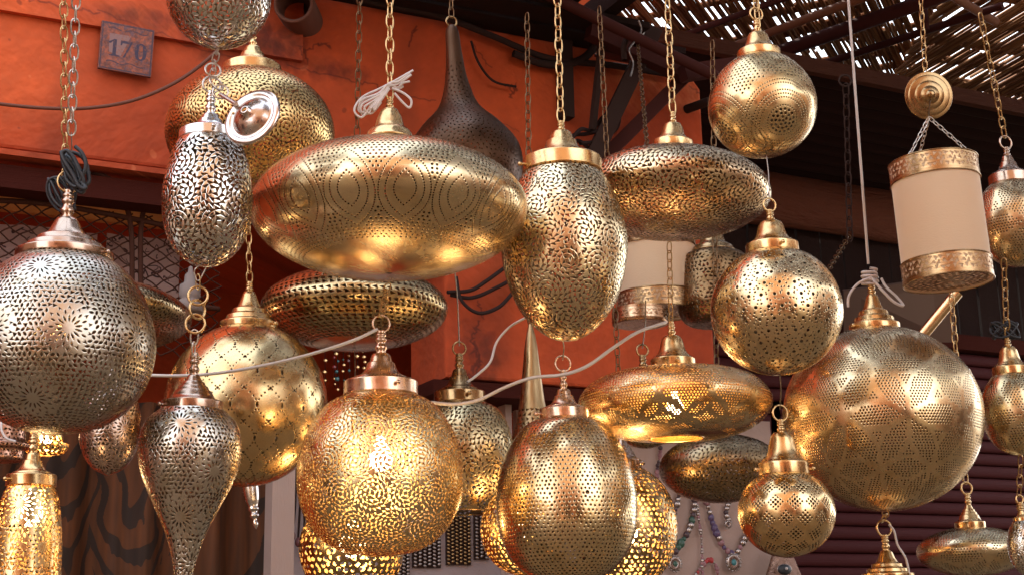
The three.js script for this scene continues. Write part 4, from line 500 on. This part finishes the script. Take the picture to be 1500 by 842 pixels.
lamp({ name: 'onion_pendant_lamp', label: 'narrow brass onion lamp with a tall plain spike behind the ovoid lamp', group: HANG, c: [779, 560], d: 3.45, seed: 36, prof: [[3, 86], [8, 62], [14, 10], [19, -30], [28, -70], [42, -110], [46, -150], [38, -190], [0, -208]], pat: [3, 500, 900, PAT.fine(6.5, 1.8)].slice(0, 3).concat([(P) => P.rows(P.L * 0.4, P.L * 0.9, 8, (th, v, k) => P.hole(th, v, tri(7, 4.5), k))]), col: [0.40, 0.26, 0.14], rough: 0.45, hang: { to: [772, 20], d: 3.6, len: 18, mat: M.chainDark, thick: 0.055 } });
lamp({ name: 'globe_pendant_lamp', label: 'small brass lamp with a ring on top, hidden behind the lit disc lamp', group: HANG, c: [945, 602], d: 3.5, seed: 37, ab: [56, 55], pat: [4, 500, 500, PAT.swirl(36, 7, 7, 4)], col: [0.5, 0.36, 0.2], rough: 0.4, cap: { type: 'bell', w: 17, h: 14, neck: 20, nw: 6 }, capMat: M.capDark, ring: 9, hang: { to: [946, 440], d: 3.5, kind: 'wire' } });

// drum lamps with fabric shades and pierced brass bands
const FABRIC = new THREE.MeshPhysicalMaterial({ color: lin(0.90, 0.67, 0.45), roughness: 0.95, transmission: 0.45, thickness: 0, side: THREE.DoubleSide, bumpMap: rep(hammer, 6, 6), bumpScale: 0.0004 });
function drum(o) {
  const s = o.d / F, pos = at(o.c[0], o.c[1], o.d), k = 1.03, g = thing('drum_pendant_lamp', o.label, 'pendant lamp', pos, 'drum lamps with fabric shades'), H = o.h * k, b = o.band * k;
  const M4 = new THREE.Matrix4().makeRotationZ(o.tilt ?? 0), fix = (q) => { q.scale(s, s, s); q.applyMatrix4(M4); return q; };
  part('shade', fix(revolve([[o.r, H / 2], [o.r, 0], [o.r, -H / 2]], 72)), FABRIC, g);
  for (const sg of [1, -1]) { const prof = [[o.r + 1.2, sg > 0 ? H / 2 : -H / 2 + b], [o.r + 1.2, sg > 0 ? H / 2 - b / 2 : -H / 2 + b / 2], [o.r + 1.2, sg > 0 ? H / 2 - b : -H / 2]];
    const t = pierced(prof, 6, 512, 128, (P) => P.rows(b * 0.2, b * 0.85, b * 0.27, (th, v, kk, j) => P.hole(th, v, tri(b * 0.27, b * 0.18), j * 2.1 + kk * 1.2)), 41);
    const bm = part('band', fix(revolve(prof, 72)), metal([0.46, 0.29, 0.15], 0.5, { alphaMap: t, alphaTest: 0.5 }), g);
    for (const y of [prof[0][1], prof[2][1]]) part('rim', fix(new THREE.TorusGeometry(o.r + 1.3, 1.1, 6, 64).rotateX(PI / 2).translate(0, y, 0)), M.capDark, bm); }
  const bp = []; for (let i = 0; i <= 16; i++) bp.push([i === 0 ? 0.01 : (o.r - 1) * i / 16, -H / 2 + 3]);
  const t = pierced(bp.map(([r, y]) => [Math.max(r, 1), y]), 6, 512, 512, PAT.cells(10, 3.4), 42); part('base_plate', fix(revolve(bp, 64)), metal([0.40, 0.26, 0.15], 0.5, { alphaMap: t, alphaTest: 0.5 }), g);
  return { g, s, pos, H, M4 };
}
{ const D = drum({ c: [1379, 325], d: 2.9, r: 63, h: 178, band: 30, tilt: 0.035, label: 'cream fabric drum lamp with pierced brass bands and a round brass ceiling rose' }), { g, s, pos, H, M4 } = D;
  const hub = at(1362, 172, 2.9).sub(pos);
  for (const a of [0.35, 2.45, 4.5]) { const p = V3(60 * s * Math.cos(a), (H / 2 - 2) * s, 60 * s * Math.sin(a)).applyMatrix4(M4); part('chain', chainGeo(p, hub, 11 * s), M.chainSilver, g); }
  const rc = at(1363, 139, 2.9).sub(pos), rg = revolve([[0, 10], [3.6, 10], [4, 9], [6, 6.4], [7, 6], [12, 4.6], [13, 2.6], [14, 2.4], [20, 1.6], [21, -0.4], [22, -0.6], [29, -1.4], [30, -3], [31, -3.2], [35, -3.8], [35.6, -4.4], [35, -5], [30, -5]], 56); rg.scale(s, s, s); rg.rotateX(1.75); rg.rotateZ(0.12); rg.translate(rc.x, rc.y, rc.z); part('ceiling_rose', rg, M.capDark, g);
  part('hook_wire', tube([hub.clone(), hub.clone().add(V3(-1 * s, 10 * s, 8 * s)), at(1364, 146, 2.86).sub(pos)], 1 * s, 10, 5), M.wire, g); part('chain', chainGeo(at(1357, 112, 2.92).sub(pos), at(1339, -180, 2.92).sub(pos), 15 * s), M.chainBrass, g); }
{ const D = drum({ c: [962, 398], d: 3.75, r: 58, h: 120, band: 26, label: 'pale fabric drum lamp with a copper band behind the egg lamp' }), { g, s, pos, H } = D;
  part('chain', chainGeo(V3(0, (H / 2 + 4) * s, 0), wp(934, 58, 0.3).sub(pos), 18 * s), M.chainDark, g); part('spider', merge([0, 1, 2].map((i) => rod(V3(0, H / 2 * s + 6 * s, 0), V3(57 * s * Math.cos(i * 2.1), H / 2 * s - 2 * s, 57 * s * Math.sin(i * 2.1)), 1.2 * s))), M.chainDark, g);
  const prof = [[41, 11], [41, 0], [41, -11], [38, -12], [0.01, -12]], t = pierced(prof.slice(0, 3), 6, 512, 128, (P) => P.rows(7, 16, 9, (th, v, k, j) => P.hole(th, v, tri(9, 6), j * 2.1 + k)), 44), p2 = at(938, 464, 3.6);
  const b = thing('drum_pendant_lamp', 'short copper drum lamp with a row of triangular holes below the pale drum', 'pendant lamp', p2, 'drum lamps with fabric shades'), bs = 3.6 / F; const q = revolve(prof, 64); q.scale(bs, bs, bs); part('shade', q, metal([0.42, 0.25, 0.15], 0.42), b);
  const ring = revolve([[41.6, 7], [41.6, -7]], 64); ring.scale(bs, bs, bs); part('band', ring, metal([0.6, 0.42, 0.28], 0.4, { alphaMap: t, alphaTest: 0.5 }), b); part('chain', chainGeo(V3(0, -8 * bs, 0), V3(4 * bs, 22 * bs, 0), 12 * bs), M.chainDark, b); }
// ---------------------------------------------------------------- in and around the shop opening
const near = (px, py, off) => wp(px, py, off);
// diamond wire grille in the top of the opening
{ const o = wallGroup('wire_grille', 'rusty diamond wire grille with curved iron bars below the orange wall', 'grille'), a = wq(-60, 500, -0.1), b = wq(330, 240, -0.1), x0 = a.x, x1 = b.x, y0 = a.y, y1 = yl - 0.138, out = [], dx = 0.062, dy = 0.042, R = rng(12);
  const RUST = matte(0.06, 0.022, 0.014);
  for (const sg of [1, -1]) for (let k = -40; k < 60; k++) { const pts = []; for (let i = 0; i <= 60; i++) { const y = y0 + (y1 - y0) * i / 60, x = x0 + k * dx + sg * (y - y0) * dx / dy + 0.004 * Math.sin(y / dy * TAU + k); if (x > x0 && x < x1) pts.push(V3(x, y + 0.006 * noise.noise(x * 6, y * 6, 3), -0.1 + sg * 0.0015)); } if (pts.length > 3) out.push(new THREE.TubeGeometry(new THREE.CatmullRomCurve3(pts), pts.length, 0.0026, 4)); }
  part('wire_mesh', merge(out), RUST, o);
  for (const pts of [[[120, 248], [158, 262], [180, 292], [190, 330], [192, 470]], [[206, 470], [206, 330], [212, 304], [228, 296], [242, 304]], [[-40, 292], [60, 298], [180, 318], [320, 348]], [[-40, 420], [120, 432], [320, 452]]]) part('iron_bar', tube(pts.map(([x, y]) => wq(x, y, -0.085)), 0.009, 40, 6), RUST, o); }
// things seen through the grille
const clothTex = (() => { const cv = document.createElement('canvas'); cv.width = cv.height = 512; const x = cv.getContext('2d'), R = rng(31); x.fillStyle = '#c0a6a4'; x.fillRect(0, 0, 512, 512); for (let i = 0; i < 500; i++) { x.fillStyle = R() < 0.5 ? 'rgba(120,90,100,0.15)' : 'rgba(190,170,165,0.18)'; x.fillRect(R() * 512, R() * 512, 4 + R() * 60, 1 + R() * 3); }
  x.strokeStyle = '#3a2228'; for (let i = 0; i < 70; i++) { const a = R() * 512, b = R() * 512; x.lineWidth = 3 + R() * 8; x.beginPath(); x.moveTo(a, b); x.bezierCurveTo(a + (R() - 0.5) * 120, b + (R() - 0.5) * 60, a + (R() - 0.5) * 90, b + (R() - 0.5) * 110, a + (R() - 0.5) * 100, b + (R() - 0.5) * 60); x.stroke(); } const t = new THREE.CanvasTexture(cv); t.colorSpace = THREE.SRGBColorSpace; t.magFilter = THREE.LinearFilter; return t; })();
function cloth(name, label, l, t, r, b, off, mat, amp, freq, cat = 'textile') { const p = wq(l, t, off), q = wq(r, b, off), w = q.x - p.x, h = p.y - q.y, g = new THREE.PlaneGeometry(w, h, 60, 24), P = g.attributes.position; for (let i = 0; i < P.count; i++) { const x = P.getX(i), y = P.getY(i); P.setZ(i, amp * (Math.sin(x * freq + 1.2 * noise.noise(x * 3, y * 1.5, 1)) + 0.5 * Math.sin(x * freq * 2.3 + 2))); } g.computeVertexNormals(); const m = solo(name, onWall(g.translate((p.x + q.x) / 2, (p.y + q.y) / 2, off)), mat, label, cat); return m; }
const CLOTH = new THREE.MeshStandardMaterial({ map: clothTex, roughness: 0.95, side: THREE.DoubleSide });
cloth('printed_textile', 'pale printed textile with dark scrolls seen through the wire grille', -80, 318, 135, 470, -0.45, CLOTH, 0.012, 22); cloth('printed_textile', 'narrow pale printed textile beside the curved grille bars', 155, 342, 258, 480, -0.45, CLOTH, 0.01, 26);
solo('shelf_board', onWall(box(wq(330, 290, -0.5).x - wq(-80, 290, -0.5).x, 0.13, 0.03, (wq(330, 290, -0.5).x + wq(-80, 290, -0.5).x) / 2, wq(120, 296, -0.5).y, -0.5)), new THREE.MeshStandardMaterial({ color: lin(0.66, 0.28, 0.07), roughness: 0.6, bumpMap: rep(smudge, 6, 1), bumpScale: 0.002 }), 'amber varnished board behind the wire grille', 'board');
solo('carved_finial', (() => { const d = 4.6, s = d / F, g = revolve([[0, 40], [3, 38], [4, 30], [8, 26], [9, 14], [15, 10], [16, -6], [12, -10], [20, -16], [21, -30], [0, -30]], 24); g.scale(s, s, s); const p = at(277, 428, d); return g.translate(p.x, p.y, p.z); })(), matte(0.26, 0.2, 0.18), 'small white carved finial behind the linked rings', 'ornament');
// curtain
const curtainTex = dataTex(768, 768, (u, v, c) => {
  const q = 5.5, w = 0.5 * noise.noise(u * 9, v * 3, 4) + 0.22 * noise.noise(u * 30, v * 8, 2), x = u * q + 0.25 * noise.noise(u * 4, v * 5, 8), f = Math.abs(x - Math.round(x)) * 2, col = Math.round(x);
  const s = -v * 5 + (1.5 + 0.6 * noise.noise(col * 3.7, 0.5, 0.5)) * f * f + w + col * 0.37, b = s - Math.floor(s), edge = 0.16 * noise.noise(u * 70, v * 9, 1), band = b + edge < 0.40 + 0.14 * noise.noise(col * 2.1, v * 4, 6) ? 1 : 0, st = 0.5 + 0.5 * noise.noise(u * 90, v * 5, 3), k = 0.75 + 0.4 * st, plain = noise.noise(u * 3, v * 2.2, 12) > 0.18;
  const d = band && !plain ? 0.5 : 1; c[0] = 0.36 * k * d; c[1] = 0.185 * k * d; c[2] = 0.045 * k * d * (d < 1 ? 1.3 : 1); }, true);
cloth('curtain', 'golden brown curtain with dark draped swag pattern in the shop', -90, 575, 402, 950, -0.4, new THREE.MeshStandardMaterial({ map: curtainTex, roughness: 0.8, side: THREE.DoubleSide }), 0.04, 24, 'curtain');
// pale frame and display boards
const PALEB = new THREE.MeshStandardMaterial({ color: lin(0.44, 0.30, 0.25), roughness: 0.8, bumpMap: rep(hammer, 2, 2), bumpScale: 0.002 }), LILAC = new THREE.MeshStandardMaterial({ color: lin(0.32, 0.24, 0.24), roughness: 0.85, bumpMap: rep(hammer, 2, 2), bumpScale: 0.002 });
function slab(name, label, cat, l, t, r, b, off, th, mat) { const p = wq(l, t, off), q = wq(r, b, off); return solo(name, onWall(box(q.x - p.x, p.y - q.y, th, (p.x + q.x) / 2, (p.y + q.y) / 2, off - th / 2)), mat, label, cat); }
slab('door_jamb', 'pale wooden door jamb at the edge of the curtain', 'door jamb', 402, 560, 427, 960, -0.1, 0.08, PALEB);
slab('display_board', 'lilac display board with bracelets below the lit golden globe', 'board', 430, 690, 742, 960, -0.32, 0.03, LILAC);
slab('display_board', 'pinkish display board with necklaces behind the ovoid lamp', 'board', 756, 594, 1150, 960, -0.22, 0.03, PALEB);
slab('frame_rail', 'pale rail along the top of the necklace board', 'rail', 742, 566, 1160, 590, -0.12, 0.06, PALEB); slab('frame_post', 'pale post at the edge of the necklace board beside the spiked lamp', 'post', 740, 591, 756, 960, -0.12, 0.06, PALEB); slab('frame_post', 'pale post between the necklaces and the roller shutter', 'post', 1143, 591, 1166, 960, -0.12, 0.06, PALEB);
// leather strands
for (let i = 0; i < 4; i++) { const x = 432 + i * 6, o = thing('leather_strand', ['dark leather strand with beads hanging nearest the pale jamb', 'dark leather strand hanging second from the pale jamb', 'dark leather strand hanging third from the pale jamb', 'dark leather strand hanging farthest from the pale jamb'][i], 'strand', near(x, 700, -0.28)), p0 = near(x, 700, -0.28), e = near(x - 4 + i * 2, 780 + i * 9, -0.28).sub(p0); part('cord', tube([V3(0, 0.25, 0), e.clone().multiplyScalar(0.5).add(V3(0.004, 0, 0)), e], 0.004, 16, 5), M.cable, o); part('bead', new THREE.SphereGeometry(0.011, 10, 8).scale(1, 1.5, 1).translate(e.x, e.y - 0.012, e.z), new THREE.MeshStandardMaterial({ color: lin(0.16, 0.05, 0.05), roughness: 0.4 }), o); }
// woven bracelets
const TIN = metal([0.42, 0.35, 0.33], 0.45);
for (const [l, t, r, b, label, c] of [[604, 768, 646, 832, 'wide dark woven bracelet pinned on the lilac board', 0.5], [653, 756, 690, 828, 'brass-toned woven bracelet pinned beside the open-base lamp', 1], [694, 752, 716, 820, 'narrow grey woven bracelet pinned on the lilac board', 0.7], [575, 790, 600, 846, 'dark woven bracelet half hidden under the golden globe', 0.5]]) {
  const p = wq(l, t, -0.31), q = wq(r, b, -0.31), o = wallGroup('woven_bracelet', label, 'bracelet'), cols = Math.max(3, Math.round((q.x - p.x) / 0.018)), rows = Math.round((p.y - q.y) / 0.013), L = []; for (let i = 0; i < cols; i++) for (let j = 0; j < rows; j++) L.push(new THREE.SphereGeometry(0.0075, 7, 5).scale(1, 0.72, 0.6).rotateZ(0.5 * (i % 2 ? 1 : -1)).translate(p.x + (i + 0.5) * (q.x - p.x) / cols, q.y + (j + 0.5 + (i % 2) / 2) * 0.013, -0.306)); part('links', merge(L), c === 1 ? M.capDark : TIN, o); part('backing', box(q.x - p.x, p.y - q.y, 0.005, (p.x + q.x) / 2, (p.y + q.y) / 2, -0.314), M.iron, o); }
// necklaces
const beadM = (r, g, b, ro = 0.35) => new THREE.MeshStandardMaterial({ color: lin(r, g, b), roughness: ro });
const BEADS = { dark: beadM(0.07, 0.035, 0.04), rose: beadM(0.30, 0.14, 0.15), teal: beadM(0.05, 0.2, 0.22), green: beadM(0.04, 0.09, 0.06), violet: beadM(0.10, 0.06, 0.13), amber: beadM(0.5, 0.2, 0.04), red: beadM(0.4, 0.03, 0.03) };
function necklace(label, pts, mats, size, pend) { const off = -0.195, P = pts.map(([x, y]) => near(x, y, off)), c = new THREE.CatmullRomCurve3(P, false, 'centripetal'), o = thing('necklace', label, 'necklace', P[0]), n = Math.max(4, Math.round(c.getLength() / (size * 1.75))), R = rng(n * 7 + pts[0][0]); part('string', new THREE.TubeGeometry(c, 30, 0.0016, 4).translate(-P[0].x, -P[0].y, -P[0].z), M.cable, o);
  for (let i = 0; i <= n; i++) { const p = c.getPointAt(i / n).sub(P[0]), k = size * (0.7 + 0.6 * R()); const mt = mats[(R() * mats.length) | 0]; part('bead', new THREE.SphereGeometry(k, 9, 7).scale(1, 0.9 + 0.4 * R(), 0.8).translate(p.x, p.y, p.z), BEADS[mt] ?? TIN, o); }
  if (pend) { const [x, y, r, m] = pend, p = near(x, y, off + 0.006).sub(P[0]), nrm = wallM.clone().setPosition(0, 0, 0), add = (nm, g, mt) => part(nm, g.applyMatrix4(nrm).translate(p.x, p.y, p.z), mt, o); add('medallion', revolve([[0, 0.006], [0.35 * r, 0.006], [0.4 * r, 0.010], [0.6 * r, 0.008], [0.8 * r, 0.010], [r, 0.006], [r, 0], [0, 0]], 20).rotateX(PI / 2), TIN); add('stone', new THREE.SphereGeometry(0.36 * r, 14, 10).scale(1, 1, 0.5).translate(0, 0, 0.009), BEADS[m]); const ring = []; for (let i = 0; i < 14; i++) ring.push(new THREE.SphereGeometry(0.16 * r, 7, 5).translate(r * Math.cos(i / 14 * TAU), r * Math.sin(i / 14 * TAU), 0.005)); add('studs', merge(ring), TIN); } return o; }
necklace('long necklace of dark round beads beside the glowing lamp', [[1002, 690], [994, 730], [984, 770], [974, 800]], ['dark', 'tin'], 0.011); necklace('necklace of green beads with a large round brooch', [[1012, 700], [1018, 735], [1010, 775], [990, 808]], ['green', 'tin', 'dark'], 0.012, [988, 826, 0.030, 'green']);
necklace('thin silver chain necklace hanging straight beside the green one', [[1024, 690], [1022, 740], [1028, 790], [1030, 850]], ['tin', 'rose'], 0.006); necklace('violet bead necklace hanging to a round medallion with a teal stone', [[1036, 735], [1046, 770], [1060, 800], [1072, 812]], ['violet', 'tin', 'rose'], 0.012, [1074, 824, 0.034, 'teal']);
necklace('violet bead strand joining the medallion from the small globe lamp side', [[1110, 742], [1098, 775], [1086, 800], [1078, 814]], ['violet', 'tin', 'rose'], 0.012); necklace('short pendant of paired round silver drops under the bronze disc', [[1070, 730], [1064, 752], [1070, 766]], ['tin', 'dark'], 0.009, [1066, 768, 0.016, 'dark']);
necklace('silver and red strand at the foot of the necklace board', [[1020, 842], [1040, 820], [1050, 830], [1052, 860]], ['tin', 'red', 'rose'], 0.008); necklace('strand of small dark beads hanging below the rail', [[965, 640], [968, 660], [963, 690], [966, 730]], ['dark', 'rose'], 0.008);
// triangular brooch
{ const o = wallGroup('triangular_brooch', 'triangular carved copper brooch with black stones below the small globe lamp', 'brooch'), c = wq(1147, 830, -0.1), sh = new THREE.Shape(); sh.moveTo(-0.085, -0.05); sh.lineTo(0.085, -0.05); sh.lineTo(0.022, 0.09); sh.lineTo(-0.022, 0.09); sh.closePath();
  part('plate', new THREE.ExtrudeGeometry(sh, { depth: 0.008, bevelSize: 0.005, bevelThickness: 0.004 }).translate(c.x, c.y, -0.1), metal([0.32, 0.19, 0.15], 0.5, { bumpMap: rep(hammer, 30, 30), bumpScale: 0.004 }), o);
  for (const [x, y, r] of [[-0.002, 0.058, 0.018], [0, -0.012, 0.034]]) { const st = part('stone', new THREE.SphereGeometry(r, 16, 10).scale(1, 0.62, 0.4).translate(c.x + x, c.y + y, -0.09), M.black, o); part('pearl', new THREE.SphereGeometry(0.006, 8, 6).translate(c.x + x, c.y + y + r * 0.1, -0.09 + r * 0.42), M.white, st); part('bezel', new THREE.TorusGeometry(r, 0.003, 6, 24).scale(1, 0.62, 1).translate(c.x + x, c.y + y, -0.09), TIN, st); } }
// strings of coloured trinkets in the dark of the shop
{ const R = rng(66), cols = ['amber', 'red', 'teal', 'green', 'rose', 'violet']; for (let i = 0; i < 7; i++) { const x = 474 + i * 9 + 5 * R(), off = -0.2 - 0.25 * R(), p0 = near(x, 490 + 30 * R(), off), o = thing('trinket_string', `string of mostly ${cols[i] ?? 'gold'} trinkets hanging in the dark shop behind the coppery cap`, 'trinket string', p0, 'trinket strings behind the coppery cap'); const e = near(x + 2, 545 + 40 * R(), off).sub(p0); part('thread', tube([V3(0, 0.12, 0), e.clone().multiplyScalar(0.5), e], 0.0012, 10, 4), M.cable, o); for (let k = 0; k < 6; k++) { const q = e.clone().multiplyScalar((k + 0.5 * R()) / 5.4); part('bead', new THREE.IcosahedronGeometry(0.005 + 0.005 * R(), 0).translate(q.x + 0.006 * (R() - 0.5), q.y, q.z + 0.01 * R()), (R() < 0.3 || i > 5) ? M.capBrass : new THREE.MeshStandardMaterial({ color: BEADS[cols[R() < 0.7 ? i : (R() * 6) | 0]].color.clone().multiplyScalar(0.6), roughness: 0.15 }), o); } } }
// small silver finial hanging under the wavy-dotted globe
{ const d = 3.7, s = d / F, g = revolve(smooth([[10, 40], [12, 34], [10, 10], [7, 0], [8, -4], [5, -8], [7, -14], [3, -18], [4, -26], [0, -34]], 40), 24); g.scale(s, s, s); g.rotateZ(0.16); const p = at(370, 742, d); solo('silver_finial', g.translate(p.x, p.y, p.z), metal(SILVER, 0.35), 'small silver turned finial hanging under the wavy-dotted globe', 'finial'); solo('finial_wire', tube([at(364, 704, d), at(365, 690, d + 0.02), at(362, 640, d + 0.05)], 0.0015, 10, 5), M.wire, 'thin wire holding the small silver finial', 'wire'); }
renderer.render(scene, camera);
